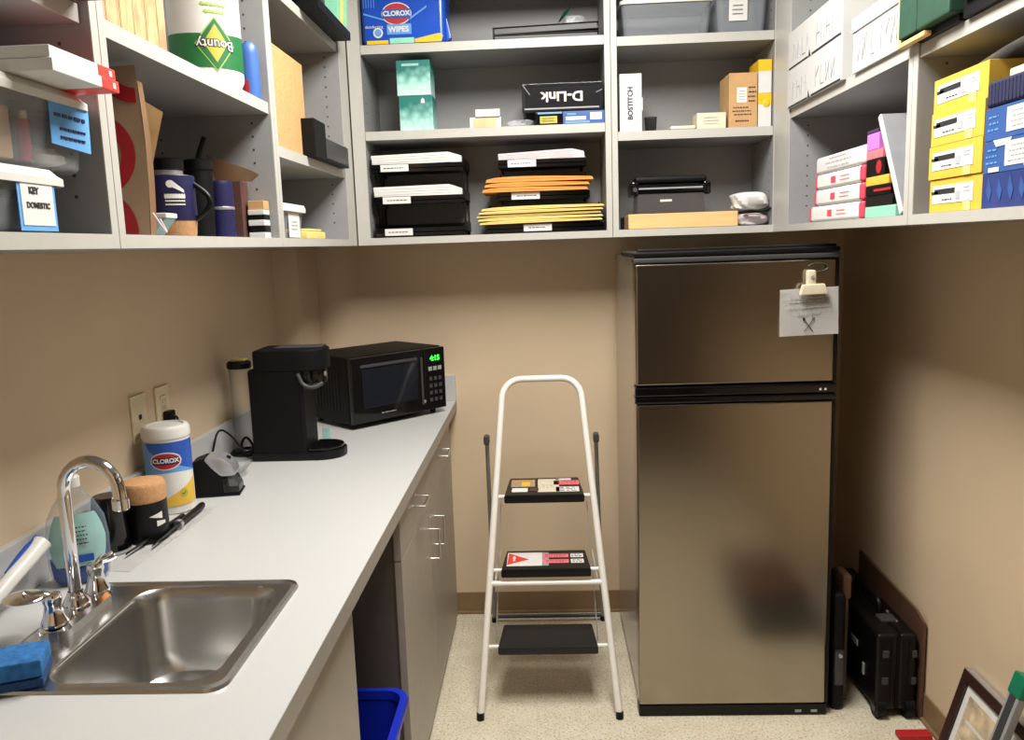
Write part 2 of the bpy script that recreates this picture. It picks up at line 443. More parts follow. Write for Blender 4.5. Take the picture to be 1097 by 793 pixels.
def cab_right(name, label, y0, y1, shelves, set_back=.004, y_out=None):
    t = thing(name, label, 'wall cabinet', (XR, (y0+y1)/2, ZU), group='open grey wall cabinets')
    s = .022
    for a, e, n in ((y0, y0+s, 1), (y1-s, y1, -1)):
        b = MB().box(XUR+.002, XR-.001, a, e, ZU, ZT, m_mel_shade).box(XUR, XUR+.002, a, e, ZU, ZT, m_edge)
        pin_rows(b, 'y', (XUR+.06, XR-.05), (e if n > 0 else a), ZU+.08, ZT-.08, (0, n, 0))
        part(b, 'side_panel', t)
    part(MB().box(XUR+.002, XR-.001, y0+s, y1-s, ZU, ZU+.022, m_mel_shade).box(XUR, XUR+.002, y0+s, y1-s, ZU, ZU+.022, m_edge), 'bottom_panel', t)
    part(MB().box(XUR, XR-.001, y0+s, y1-s, ZT-.02, ZT, m_mel_shade), 'top_panel', t)
    part(MB().box(XR-.007, XR-.001, y0+s, y1-s, ZU+.022, ZT-.02, m_mel_shade), 'back_panel', t)
    for z in shelves:
        part(MB().box(XUR+.002+set_back, XR-.007, y0+s+.001, y1-s-.001, z-.027, z, m_mel_shade).box(XUR+set_back, XUR+.002+set_back, y0+s+.001, y1-s-.001, z-.027, z, m_edge), 'shelf', t)
    return t
def cab_back(name, label, x0, x1, sl, sr, shelves):
    t = thing(name, label, 'wall cabinet', ((x0+x1)/2, D, ZU), group='open grey wall cabinets')
    for a, e, n in ((x0, x0+sl, 1), (x1-sr, x1, -1)):
        b = MB().box(a, e, YB+.002, D-.001, ZU, ZT, m_mel_shade).box(a, e, YB, YB+.002, ZU, ZT, m_edge)
        pin_rows(b, 'x', (YB+.05, D-.05), (e if n > 0 else a), ZU+.08, ZT-.08, (n, 0, 0))
        part(b, 'side_panel', t)
    a, e = x0+sl, x1-sr
    part(MB().box(a, e, YB+.002, D-.001, ZU, ZU+.025, m_mel_shade).box(a, e, YB, YB+.002, ZU, ZU+.025, m_edge), 'bottom_panel', t)
    part(MB().box(a, e, YB, D-.001, ZT-.02, ZT, m_mel_shade), 'top_panel', t)
    part(MB().box(a, e, D-.007, D-.001, ZU+.025, ZT-.02, m_mel_shade), 'back_panel', t)
    for z in shelves:
        part(MB().box(a+.001, e-.001, YB+.006, D-.007, z-.03, z, m_mel_shade).box(a+.001, e-.001, YB+.004, YB+.006, z-.03, z, m_edge), 'shelf', t)
    return t
ZB = ZU+.022     # top of the bottom boards left and right
L2S, L3A, L3B = 1.893, 1.797, 2.207
cab_left('wall_cabinet', 'open grey wall cabinet at the far left holding two clear lidded tubs', .36, 1.279, [], .0)
l1sh = MB().box(XL+.007, XUL-.016, .382, 1.254, 1.872, 1.899, m_mel_shade).box(XUL-.016, XUL-.014, .382, 1.254, 1.872, 1.899, m_edge)
part(l1sh, 'shelf', bpy.data.objects['wall_cabinet'])
cab_left('wall_cabinet', 'open grey wall cabinet over the sink end holding paper towels and mugs', 1.281, 2.099, [L2S])
cab_left('wall_cabinet', 'open grey wall cabinet in the left corner with a cork board inside', 2.101, 2.86, [L3A, L3B])
T1, M1, B1 = 2.225, 1.935, ZU+.025
T2, M2 = 2.217, 1.902
cab_back('wall_cabinet', 'open grey wall cabinet on the back wall with letter trays inside', -.657, .249, .045, .02, [T1, M1])
cab_back('wall_cabinet', 'open grey wall cabinet directly over the fridge', .251, .826, .02, .02, [T2, M2])
R1S, R2S = 1.928, 1.918
cab_right('wall_cabinet', 'open grey wall cabinet on the right wall with white file boxes', 1.879, 2.80, [R1S])
cab_right('wall_cabinet', 'open grey wall cabinet at the far right with yellow and blue cartons', -.05, 1.877, [R2S])  # near end lengthened out of view for its shade in the fridge reflection
b = MB().box(XUL-.018, XUL, 2.861, 2.952, ZU, ZT, m_edge, .001); struct(b, 'trim_1')
b = MB().box(XUR+.0, XUR+.018, 2.801, 2.952, ZU, ZT, m_edge, .001); struct(b, 'trim_2')

# ------------------------------------------------------------------ base cabinets and counter
XF, XD = -.3645, -.39
YC0 = .25
t = thing('countertop', 'long light grey laminate countertop with backsplash along the left wall', 'countertop', (XL, 1.7, .876))
sx0, sx1, sy0, sy1 = -.755, -.492, 1.085, 1.43    # sink cut-out
b = MB()
b.box(XL, sx0, YC0, 3.0, .876, ZC, m_counter).box(sx0, sx1, YC0, sy0, .876, ZC, m_counter).box(sx0, sx1, sy1, 3.0, .876, ZC, m_counter)
b.box(sx1, XF-.001, YC0, 3.0, .876, ZC, m_counter).box(-.899, XF-.001, 3.0, D, .876, ZC, m_counter)
b.box(XF-.001, XF, YC0, D, .876, ZC-.0005, m_counteredge)
part(b, 'worktop', t)
b = MB().box(XL, XL+.018, YC0, 3.0, ZC, 1.018, m_counter, .002).box(-.917, -.899, 2.982, 3.0, ZC, 1.018, m_counter, .001)
b.box(XL+.018, -.899, 2.982, 3.0, ZC, 1.018, m_counter, .001).box(-.899, -.881, 2.982, D-.018, ZC, 1.018, m_counter, .001)
b.box(-.899, XF, D-.018, D, ZC, 1.018, m_counter, .002)
part(b, 'backsplash', t)

def pull(y, z, vert, L=.1):
    """wire pull on a door front facing +x"""
    x = XD; o = .03
    p = [(x-.004, y, z-L/2), (x+o, y, z-L/2), (x+o, y, z+L/2), (x-.004, y, z+L/2)] if vert else [(x-.004, y-L/2, z), (x+o, y-L/2, z), (x+o, y+L/2, z), (x-.004, y+L/2, z)]
    return MB().tube(p, .0045, m_nickel, 10)
t = thing('base_cabinet', 'taupe base cabinet with two drawers and two doors at the far end', 'base cabinet', (-.69, 2.6, 0), group='taupe base cabinets')
ya, ym, yz = 2.03, 2.60, 3.17
b = MB().box(-.896, XD-.022, ya, ya+.018, 0, .876, m_shadelam).box(-.896, XD-.022, yz-.018, yz, .0, .876, m_shadelam)
b.box(-.896, XD-.022, ya+.018, yz-.018, .09, .108, m_shadelam).box(-.896, -.89, ya+.018, yz-.018, .108, .876, m_shadelam)
b.box(XD-.024, XD-.019, ya-.001, ya+.02, .0, .876, m_brownedge)
part(b, 'body', t)
part(MB().box(XD-.055, XD-.045, ya+.018, yz-.018, 0, .09, m_brownedge), 'toe_kick', t)
for y0, y1, hy in ((ya+.002, ym-.0015, 2.545), (ym+.0015, yz-.002, 2.675)):
    d = part(MB().box(XD-.019, XD, y0, y1, .03, .716, m_taupe, .0012), 'door', t)
    part(pull(hy, .575, True), 'handle', d)
    d = part(MB().box(XD-.019, XD, y0, y1, .719, .872, m_taupe, .0012), 'drawer', t)
    part(pull((y0+y1)/2, .79, False), 'handle', d)
part(MB().box(XD-.02, XD-.008, yz, D-.001, 0, .876, m_taupe, .001), 'filler_strip', t)
t = thing('base_cabinet', 'taupe base cabinet under the sink, nearest the camera', 'base cabinet', (-.69, .9, 0), group='taupe base cabinets')
b = MB().box(XL+.002, XD-.022, .30, .318, 0, .876, m_shadelam).box(XL+.002, XD-.022, 1.482, 1.5, 0, .876, m_shadelam)
b.box(XL+.002, XD-.022, .318, 1.482, .09, .108, m_shadelam).box(XL+.002, XL+.01, .318, 1.482, .108, .876, m_shadelam)
part(b, 'body', t)
for y0, y1 in ((.302, .899), (.902, 1.498)):
    part(MB().box(XD-.019, XD, y0, y1, .03, .872, m_taupe, .0012), 'door', t)
part(MB().box(XD-.06, XD-.05, .318, 1.482, 0, .09, m_brownedge), 'toe_kick', t)

# recycling bin in the knee space
t = thing('recycling_bin', 'blue plastic recycling bin under the counter', 'bin', (-.574, 1.815, 0))
cx, cy = -.574, 1.815
def rrect(hx, hy, r, z, n=6):
    pts = []
    for sx, sy, a0 in ((1, 1, 0), (-1, 1, 90), (-1, -1, 180), (1, -1, 270)):
        for k in range(n+1):
            a = R(a0+90*k/n); pts.append((cx+sx*(hx-r)+r*math.cos(a), cy+sy*(hy-r)+r*math.sin(a), z))
    return pts
def loft(b, rings, m, cap0=True, cap1=False):
    tt = bmesh.new(); rs = [[tt.verts.new(p) for p in ring] for ring in rings]
    for a, c in zip(rs, rs[1:]):
        for k in range(len(a)): tt.faces.new((a[k], a[(k+1) % len(a)], c[(k+1) % len(a)], c[k]))
    if cap0: tt.faces.new(rs[0][::-1])
    if cap1: tt.faces.new(rs[-1])
    bmesh.ops.recalc_face_normals(tt, faces=tt.faces[:])
    return b._add(tt, m)
b = loft(MB(), [rrect(.145, .11, .04, .001), rrect(.185, .16, .045, .375), rrect(.178, .153, .04, .375), rrect(.138, .103, .035, .006)], m_binblue, True, True)
part(b, 'body', t)
b = loft(MB(), [rrect(.186, .161, .045, .368), rrect(.198, .172, .05, .370), rrect(.2, .174, .05, .384), rrect(.196, .17, .05, .392), rrect(.18, .155, .042, .392), rrect(.176, .151, .04, .37)], m_binblue, False)
part(b, 'rim', t)

# ------------------------------------------------------------------ sink
t = thing('sink', 'stainless steel drop-in sink set into the grey countertop', 'sink', (-.66, 1.26, ZC))
cx, cy = -.623, 1.257
def rr2(x0, x1, y0, y1, r, z, n=6):
    pts = []
    for px, py, a0 in ((x1-r, y1-r, 0), (x0+r, y1-r, 90), (x0+r, y0+r, 180), (x1-r, y0+r, 270)):
        for k in range(n+1):
            a = R(a0+90*k/n); pts.append((px+r*math.cos(a), py+r*math.sin(a), z))
    return pts
b = MB()
loft(b, [rr2(-.862, -.468, 1.062, 1.453, .03, ZC+.0005), rr2(-.860, -.470, 1.064, 1.451, .03, ZC+.005), rr2(-.853, -.477, 1.071, 1.444, .028, ZC+.0065),
         rr2(-.849, -.481, 1.075, 1.440, .026, ZC+.003), rr2(-.758, -.497, 1.088, 1.427, .05, ZC+.003), rr2(-.754, -.501, 1.092, 1.423, .05, ZC-.002),
         rr2(-.750, -.506, 1.098, 1.416, .05, ZC-.02), rr2(-.742, -.516, 1.108, 1.404, .055, ZC-.11), rr2(-.728, -.532, 1.124, 1.388, .06, ZC-.142), rr2(-.70, -.56, 1.16, 1.35, .06, ZC-.15)], m_steel, False, True)
part(b, 'basin', t)
b = MB().lathe([(0, .001), (.028, .001), (.032, .003), (.04, .0035), (.042, .001)], m_chrome, (-.63, 1.255, ZC-.15))
part(b, 'drain', t)
# faucet
t = thing('faucet', 'chrome gooseneck faucet with two lever handles behind the sink', 'faucet', (-.812, 1.30, ZC+.003))
zf = ZC+.003
b = MB()
loft(b, [rr2(-.840, -.786, 1.215, 1.385, .026, zf+.0002), rr2(-.840, -.786, 1.215, 1.385, .026, zf+.016), rr2(-.834, -.792, 1.221, 1.379, .021, zf+.023)], m_chrome, True, True)
part(b, 'base_plate', t)
b = MB().lathe([(.022, 0), (.022, .012), (.015, .022), (.012, .03)], m_chrome, (-.812, 1.30, zf+.022))
pts = [(-.812, 1.30, zf+.03), (-.812, 1.30, 1.135)]
rr = .049
for k in range(1, 13):
    a = R(180-15*k); pts.append((-.812+rr+rr*math.cos(a), 1.30-.006*k/12, 1.14+rr*1.12*math.sin(a)))
pts.append((-.713, 1.293, 1.126))
b.tube(pts, .0105, m_chrome, 16)
part(b, 'spout', t)
part(MB().lathe([(.0105, 0), (.0135, -.002), (.0135, -.018), (.0115, -.02), (0, -.02)], m_chrome, (-.713, 1.293, 1.132)), 'aerator', t)
for y, tip, nm in ((1.365, (-.786, 1.385, 1.002), 0), (1.235, (-.850, 1.225, .990), 1)):
    b = MB().lathe([(.021, 0), (.021, .006), (.016, .016), (.0125, .034), (.015, .042), (.013, .052), (0, .055)], m_chrome, (-.812, y, zf+.022))
    c0 = V((-.812, y, zf+.066)); tp = V(tip)
    b.tube([c0, c0.lerp(tp, .3)+V((0, 0, .006)), c0.lerp(tp, .7), tp], [.006, .0115], m_chrome, 14, 2, flat=.5 if nm == 0 else 1.5)
    if nm: b.ball(tp, .034, .030, .007, m_chrome)
    part(b, 'handle', t)
# sponge
t = thing('sponge', 'blue scrubbing sponge lying on the near corner of the sink', 'sponge', (-.80, 1.085, ZC+.007), R(22))
part(MB().box(-.058, .058, -.036, .036, .014, .042, m_sponge, .006), 'sponge_body', t, local=True)
part(MB().box(-.058, .058, -.036, .036, .0, .014, m_spongeb, .003), 'scrub_layer', t, 'dark blue abrasive layer', local=True)
# dish brush
t = thing('dish_brush', 'white and blue dish brush propped beside the soap bottle', 'dish brush', (-.945, 1.2, ZC))
p0, p1 = V((-.948, 1.20, .925)), V((-.942, 1.425, 1.01))
part(MB().tube([p0, p0.lerp(p1, .5)+V((0, 0, .004)), p0.lerp(p1, .85), p1], [.008, .013], m_white, 14, 2, flat=1.3), 'handle', t)
part(MB().tube([p0.lerp(p1, .62)+V((-.009, 0, .006)), p0.lerp(p1, .85)+V((-.009, 0, .008)), p1+V((-.008, .004, .003))], [.006, .010], m_blue, 12, 1, flat=1.2), 'grip', t, 'blue grip')
b = MB().box(-.965, -.925, 1.15, 1.215, .928, .942, m_blue, .004)
part(b, 'brush_head', t)
b = MB()
for i in range(4):
    for j in range(6): b.cyl((-.96+.01*i, 1.156+.0105*j, .928), (-.96+.01*i, 1.156+.0105*j, ZC+.001), .003, m_white, seg=6)
part(b, 'bristles', t, kind='stuff')

# dish soap bottle
t = thing('soap_bottle', 'clear dish soap bottle of blue liquid behind the faucet', 'soap bottle', (-.905, 1.475, ZC), R(30))
def oval(a, bb, z, n=28): return [(a*math.cos(2*math.pi*k/n), bb*math.sin(2*math.pi*k/n), z) for k in range(n)]
# local x = width, facing -y
b = loft(MB(), [oval(.044, .026, .001), oval(.050, .030, .01), oval(.054, .032, .05), oval(.055, .033, .085), oval(.050, .03, .125), oval(.036, .024, .155), oval(.018, .016, .178), oval(.014, .014, .19)], m_soapclear, True, True)
part(b, 'bottle', t, local=True)
b = loft(MB(), [oval(.041, .023, .004), oval(.047, .027, .012), oval(.051, .029, .05)], m_bluesoap, True, True)
part(b, 'liquid', t, 'blue liquid soap', local=True)
def lab(u, v):
    a = R(-90+(u-.5)*120); w = 1-.75*abs(v-.5)**2.2*1.6
    z = .04+v*.10
    k = 1 if z < .09 else 1-.10*((z-.09)/.035)
    return (.0557*k*math.sin((u-.5)*R(120)*w), -.0335*k*math.cos((u-.5)*R(120)*w)-.0006, z)
b = MB().grid(lab, 14, 10, m_teal)
part(b, 'label', t, local=True)
b = MB().scrawl((0, -.0352, .1), (1, 0, 0), (0, 0, 1), .045, .04, m_dgrey, 5).plate((0, -.0352, .055), (1, 0, 0), (0, 0, 1), .05, .014, m_blue)
part(b, 'label_print', t, local=True)
b = MB().lathe([(.015, 0), (.015, .018), (.009, .024), (.007, .04), (0, .041)], m_white, (0, 0, .188))
part(b, 'cap', t, local=True)

# ------------------------------------------------------------------ things beyond the sink
# paper towel sheet + knives
def sheet(u, v):
    x = -.945+.115*u+.02*v; y = 1.53+.40*v-.02*u
    return (x, y, ZC+.0012+.0012*math.sin(9*u+4*v)*math.sin(13*v))
single(MB().grid(sheet, 10, 24, m_paper, thick=.0006), 'paper_towel', 'white paper towel sheet spread on the counter under the knives', 'paper towel', (-.88, 1.73, ZC))
for i, (a, e, lb) in enumerate((((-.872, 1.585), (-.852, 1.80), 'black handled knife lying nearest the sink on the paper towel'), ((-.838, 1.63), (-.842, 1.885), 'black handled knife reaching farthest along the paper towel'))):
    p, q = V((*a, ZC+.011)), V((*e, ZC+.013))
    t = thing('knife', lb, 'knife', tuple(p.lerp(q, .5)), group='black knives on the paper towel')
    part(MB().tube([p.lerp(q, .48), p.lerp(q, .75), q], [.0095, .0125], m_blk, 12, 2, flat=.7), 'handle', t)
    part(MB().tube([p, p.lerp(q, .25), p.lerp(q, .5)], [.006, .013], m_blk, 8, 1, flat=.25), 'blade', t)
    if i: part(MB().cyl(p.lerp(q, .47), p.lerp(q, .52), .0108, m_silver, seg=14), 'bolster', t, 'silver bolster')
# upside-down black mug with cork foot
t = thing('mug', 'black mug standing upside down with its cork base on top', 'mug', (-.885, 1.70, ZC+.002))
c = (-.885, 1.70, ZC+.002)
part(MB().lathe([(.040, .003), (.046, 0), (.047, .01), (.046, .088), (0, .088)], m_blk, c), 'cup', t)
part(MB().lathe([(.0455, .088), (.0475, .092), (.0475, .122), (.042, .13), (0, .131)], m_cork, c), 'cork_base', t, 'brown cork base')
a = R(-150)
hp = [(c[0]+(.044+.03*math.sin(math.pi*k/8))*math.cos(a), c[1]+(.044+.03*math.sin(math.pi*k/8))*math.sin(a), c[2]+.015+.06*k/8) for k in range(9)]
part(MB().tube(hp, .0055, m_blk, 10, 1), 'handle', t)
ac = math.atan2(-c[1], -c[0])+.45
b = MB()
b.wrapped(c, .0468, ac, .03, c[2]+.05, c[2]+.068, m_white, lambda u: (.5-.5*u, .5+.4*u)).wrapped(c, .0468, ac+.25, .022, c[2]+.035, c[2]+.048, m_white, lambda u: (.2*u, 1-.3*u))
part(b, 'logo', t, 'white printed emblem')
# black tumbler
t = thing('tumbler', 'glossy black tumbler standing upside down behind the soap bottle', 'tumbler', (-.925, 1.625, ZC+.002))
c = (-.925, 1.625, ZC+.002)
part(MB().lathe([(.035, .003), (.038, 0), (.0385, .004), (.030, .118), (.027, .121), (0, .121)], m_blkg, c), 'cup', t)
part(MB().lathe([(.0388, .001), (.0392, .004), (.0388, .007), (.0382, .004)], m_silver, c), 'rim', t, 'silver ring for the lip highlight')  # silver ring paints the highlight along the glossy black lip
# wipes canister
t = thing('wipes_canister', 'white canister of disinfecting wipes with blue and yellow label', 'canister', (-.921, 1.905, ZC))
c = (-.921, 1.905, ZC); r = .053
part(MB().lathe([(0, .001), (.05, .001), (r, .004), (r, .183), (.051, .186)], m_white, c), 'canister_body', t)
part(MB().lathe([(.054, .184), (.0555, .187), (.0555, .205), (.05, .213), (.042, .214), (.040, .210), (0, .210)], m_white, c), 'lid', t)
ac = math.atan2(-c[1], -c[0])
b = MB()
b.wrapped(c, r, ac, .17, c[2]+.02, c[2]+.178, m_white)
b.wrapped(c, r+.0003, ac, .17, c[2]+.095, c[2]+.178, m_lblue, lambda u: (.0+.12*math.sin(3*u), 1))
b.wrapped(c, r+.0006, ac+.2, .13, c[2]+.10, c[2]+.178, m_blue, lambda u: (.95-.95*u**.6, 1))
b.wrapped(c, r+.0004, ac+.35, .10, c[2]+.022, c[2]+.085, m_yellow, lambda u: (0, .15+.85*u))
b.wrapped(c, r+.0007, ac+.55, .022, c[2]+.04, c[2]+.062, m_gold, lambda u: (.5-math.sqrt(max(0, .25-(u-.5)**2)), .5+math.sqrt(max(0, .25-(u-.5)**2))))
part(b, 'label', t, 'blue white and yellow printed label')
b = MB()
ell = lambda u: (.5-math.sqrt(max(0, .25-(u-.5)**2)), .5+math.sqrt(max(0, .25-(u-.5)**2)))
b.wrapped(c, r+.0008, ac-.12, .074, c[2]+.112, c[2]+.155, m_white, ell).wrapped(c, r+.0011, ac-.12, .068, c[2]+.115, c[2]+.152, m_red, ell)
b.wrapped(c, r+.0014, ac-.12, .062, c[2]+.125, c[2]+.143, m_navy)
b.text('CLOROX', .0145, m_white, 0, 0, 0, wrap=(c, r+.0019, ac-.12, c[2]+.134), bold=.0006)
b.text('\u2713', .016, m_ink, 0, 0, 0, wrap=(c, r+.0016, ac+.55, c[2]+.05))
part(b, 'emblem', t, 'red oval emblem with white lettering')
# electric pencil sharpener
t = thing('pencil_sharpener', 'black and silver electric pencil sharpener beside the wipes canister', 'pencil sharpener', (-.855, 2.035, ZC), R(10))
prof = [(-.064, 0), (-.068, .06), (-.06, .09), (-.03, .101), (.0, .097), (.012, .07), (.018, .0)]
part(MB().prism(prof, 'y', -.036, .036, m_blkm, .006), 'housing', t, local=True)
part(MB().prism([(-.03, .098), (-.01, .106), (.018, .101), (.042, .08), (.05, .052), (.012, .050), (-.008, .07)], 'y', -.038, .038, m_silver, .008), 'cover', t, 'silver domed cover', local=True)
part(MB().prism([(.012, .004), (.012, .046), (.044, .046), (.056, .018), (.055, .004)], 'y', -.034, .034, m_smoke, .006), 'shavings_drawer', t, 'translucent drawer', local=True)
part(MB().cyl((.026, 0, .088), (.030, 0, .0965), .006, m_blk, seg=14), 'pencil_hole', t, local=True)
part(MB().box(-.064, .057, -.038, .038, 0, .006, m_blk, .002), 'base', t, local=True)
# glass dish
c = (-.895, 2.20, ZC)
single(MB().lathe([(0, .002), (.035, .001), (.04, .004), (.062, .03), (.066, .034), (.0635, .034), (.038, .007), (0, .006)], m_glass, c), 'glass_dish', 'small clear glass dish between the pencil sharpener and the coffee maker', 'dish', c)
# glass canister with lid
t = thing('glass_carafe', 'tall clear glass carafe with black lid behind the coffee maker', 'carafe', (-.936, 2.45, ZC))
c = (-.936, 2.45, ZC)
part(MB().lathe([(0, .001), (.03, .001), (.033, .006), (.032, .2), (.034, .272), (.0325, .272), (.0305, .2), (.031, .008), (0, .006)], m_glass, c), 'glass_body', t)
part(MB().lathe([(.0345, .268), (.0365, .272), (.0365, .284), (.031, .29), (0, .291)], m_blk, c), 'lid', t)
part(MB().lathe([(0, 0), (.046, 0), (.048, .004), (.046, .010), (.034, .013), (.034, .006), (0, .006)], m_blk, c), 'base', t)
part(MB().box(c[0]-.022, c[0]+.024, c[1]-.018, c[1]+.016, c[2]+.291, c[2]+.297, m_lemon, .002), 'lid_insert', t, 'yellow square on the lid')
part(MB().tube([(c[0]+.012, c[1]-.03, c[2]+.06+.0), (c[0]+.03, c[1]-.045, c[2]+.055), (c[0]+.045, c[1]-.05, c[2]+.03), (c[0]+.03, c[1]-.05, c[2]+.006), (c[0]+.008, c[1]-.045, c[2]+.012), (c[0]-.0, c[1]-.038, c[2]+.04)], .004, m_blk, 10, 2, closed=True), 'ring_handle', t)
# coffee maker
t = thing('coffee_maker', 'black single-serve pod coffee maker standing before the microwave', 'coffee maker', (-.76, 2.39, ZC))
ya, yb = 2.345, 2.475
b = MB().box(-.876, -.712, ya, yb, ZC+.002, 1.19, m_blkm, .01, 3)
part(b, 'column', t)
def dsh(x0, x1, y0, y1, n=10):
    r = (y1-y0)/2; return [(x0, y0)] + [(x1-r+r*math.cos(R(-90+180*k/n)), (y0+y1)/2+r*math.sin(R(-90+180*k/n))) for k in range(n+1)] + [(x0, y1)]
part(MB().prism(dsh(-.88, -.610, ya-.004, yb+.004), 'z', ZC+.001, ZC+.026, m_blk, .004), 'base', t)
part(MB().prism(dsh(-.71, -.618, ya+.004, yb-.004), 'z', ZC+.026, ZC+.036, m_blkg, .003), 'drip_tray', t)
b = MB().prism(dsh(-.856, -.645, ya-.004, yb+.004), 'z', 1.182, 1.246, m_blkm, .008)
part(b, 'head', t)
b = MB().prism(dsh(-.735, -.652, ya+.012, yb-.012), 'z', 1.135, 1.19, m_blkg, .012)
part(b, 'brew_chamber', t)
part(MB().box(-.80, -.66, ya+.03, yb-.03, 1.246, 1.250, m_dgrey, .002), 'lid_trim', t)
part(MB().lathe([(.0, .0), (.006, 0), (.007, .003), (.0, .004)], m_silver, (0, 0, 0), 14, M=Matrix.Translation((-.652, ya+.025, 1.17)) @ Matrix.Rotation(R(90), 4, 'Y') @ Matrix.Scale(1.2, 4)), 'button', t, 'silver button')
part(MB().tube([(-.725, ya-.002, 1.175), (-.71, ya-.005, 1.14), (-.68, ya-.005, 1.132), (-.655, ya+.01, 1.145)], .006, m_dgrey, 10, 2), 'handle', t)
part(MB().tube([(-.874, 2.36, .96), (-.90, 2.345, .94), (-.93, 2.33, 1.0), (-.955, 2.30, 1.03), (-.962, 2.27, .98), (-.966, 2.25, .922), (-.968, 2.16, .918), (-.968, 2.10, .93), (-.968, 2.085, 1.0), (-.962, 2.06, 1.1), (-.955, 2.05, 1.115), (-.966, 2.045, 1.12)], .0032, m_blk, 8, 2), 'power_cord', t, 'black cord looping to the outlet')
part(MB().box(XL+.0092, XL+.03, 2.03, 2.06, 1.106, 1.134, m_blk, .004), 'plug', t, 'black plug in the outlet')
# outlets
for y, lb, dup in ((1.92, 'ivory single-jack wall plate nearest the sink', 0), (2.045, 'ivory duplex outlet plate with a black plug', 1)):
    t = thing('wall_outlet', lb, 'outlet', (XL, y, 1.14), group='ivory wall plates')
    part(MB().box(XL, XL+.006, y-.036, y+.036, 1.082, 1.198, m_ivory, .002), 'cover_plate', t)
    b = MB()
    if dup:
        for dz in (.02, -.02): b.box(XL+.004, XL+.0085, y-.016, y+.016, 1.14+dz-.014, 1.14+dz+.014, m_ivory, .003)
        for dz in (.02, -.02):
            b.box(XL+.007, XL+.009, y-.008, y-.006, 1.14+dz-.005, 1.14+dz+.006, m_ink).box(XL+.007, XL+.009, y+.006, y+.008, 1.14+dz-.005, 1.14+dz+.006, m_ink)
        part(b, 'socket', t)
    else:
        part(b.box(XL+.004, XL+.008, y-.006, y+.006, 1.137, 1.149, m_ink, .001), 'jack', t, 'dark jack opening')
# microwave
t = thing('microwave', 'black countertop microwave oven angled in the far corner', 'microwave', (-.668, 2.73, ZC), math.atan2(.30, .285))
W, HH, DD = .415, .235, .29
part(MB().box(0, W, .012, DD, .016, .016+HH, m_blkm, .006), 'casing', t, local=True)
b = MB()
for i in range(8): b.box(-.0015, .001, .07+i*.02, .078+i*.02, .06, .2, m_blk)
part(b, 'vent_slots', t, local=True)
d = part(MB().box(.002, W*.755, -.01, .0115, .02, .248, m_blkg, .004), 'door', t, local=True)
part(MB().box(.045, W*.755-.03, -.0115, -.009, .07, .205, m_window, .001), 'window', d, 'tinted viewing window', local=True)
part(MB().box(W*.755-.016, W*.755-.008, -.016, -.008, .045, .22, m_dgrey, .003).box(.04, W*.755-.03, -.0115, -.009, .212, .222, m_dgrey, .001), 'handle', d, local=True)
part(MB().scrawl((W*.36, -.0105, .045), (1, 0, 0), (0, 0, 1), .07, .01, m_grey, 1, k=7), 'maker_mark', d, local=True)
cp = part(MB().box(W*.76, W-.002, -.01, .0115, .02, .248, m_blkg, .004), 'control_panel', t, local=True)
part(MB().text('4:15', .026, m_led, (W*.88, -.0112, .21), (1, 0, 0), (0, 0, 1), bold=.0008), 'display', cp, 'green clock digits', local=True)
b = MB()
for i in range(3): b.box(W*.805+i*.022, W*.805+.017+i*.022, -.0115, -.0095, .165, .18, m_grey, .001)
for j in range(4):
    for i in range(3): b.box(W*.81+i*.022, W*.81+.014+i*.022, -.0112, -.0095, .05+j*.026, .064+j*.026, m_dgrey, .001)
part(b, 'keypad', cp, local=True)
for x in (.03, W-.03):
    for y in (.04, DD-.04): part(MB().cyl((x, y, .0005), (x, y, .017), .011, m_blk, seg=14), 'foot', t, local=True)
part(MB().cyl((W*.745, -.014, .056), (W*.745, -.009, .056), .006, m_silver, seg=14), 'door_badge', d, local=True)
c = (-.735, 2.575, ZC)
single(MB().box(-.725, -.700, 2.56, 2.562, ZC+.001, ZC+.05, m_teal, .0005).box(-.723, -.702, 2.562, 2.572, ZC+.001, ZC+.045, m_white, .001), 'sugar_packet', 'small pale green packet standing between coffee maker and microwave', 'packet', c)

# ------------------------------------------------------------------ fridge
t = thing('refrigerator', 'tall stainless steel top-freezer refrigerator against the back wall', 'refrigerator', (.57, 2.8, 0))
FX0, FX1, FY = .268, .874, 2.472
b = MB().box(FX0+.008, FX1-.004, FY+.068, 3.19, .03, 1.478, m_side, .006)
part(b, 'cabinet_body', t)
d = part(MB().box(FX0+.004, FX1-.010, FY, FY+.05, 1.087, 1.458, m_steel_fr, .008, 3), 'freezer_door', t)
part(MB().box(FX0+.006, FX1-.008, FY+.05, FY+.067, 1.087, 1.458, m_blk).box(FX1-.0105, FX1, FY+.004, FY+.052, 1.087, 1.458, m_blk, .002), 'gasket', d, 'black gasket')
part(MB().box(FX0, FX1, FY-.006, FY+.06, 1.055, 1.085, m_blkg, .006), 'handle', d, 'black grip rail')
d = part(MB().box(FX0+.004, FX1-.010, FY, FY+.05, .042, 1.032, m_steel_fr, .008, 3), 'fridge_door', t)
part(MB().box(FX0+.006, FX1-.008, FY+.05, FY+.067, .042, 1.032, m_blk).box(FX1-.0105, FX1, FY+.004, FY+.052, .042, 1.032, m_blk, .002), 'gasket', d, 'black gasket')
part(MB().box(FX0, FX1, FY-.006, FY+.06, 1.033, 1.053, m_blkg, .005), 'handle', d, 'black grip rail')
b = MB().box(FX0, FX1, FY-.004, FY+.06, 1.459, 1.474, m_dgrey, .004).box(FX0, FX1, FY-.004, FY+.4, 1.476, 1.492, m_blk, .005)
part(b, 'top_trim', t)
part(MB().box(FX0+.02, FX1, FY+.03, FY+.09, 1.478, 1.4995, m_blk, .004), 'hinge_cover', t)
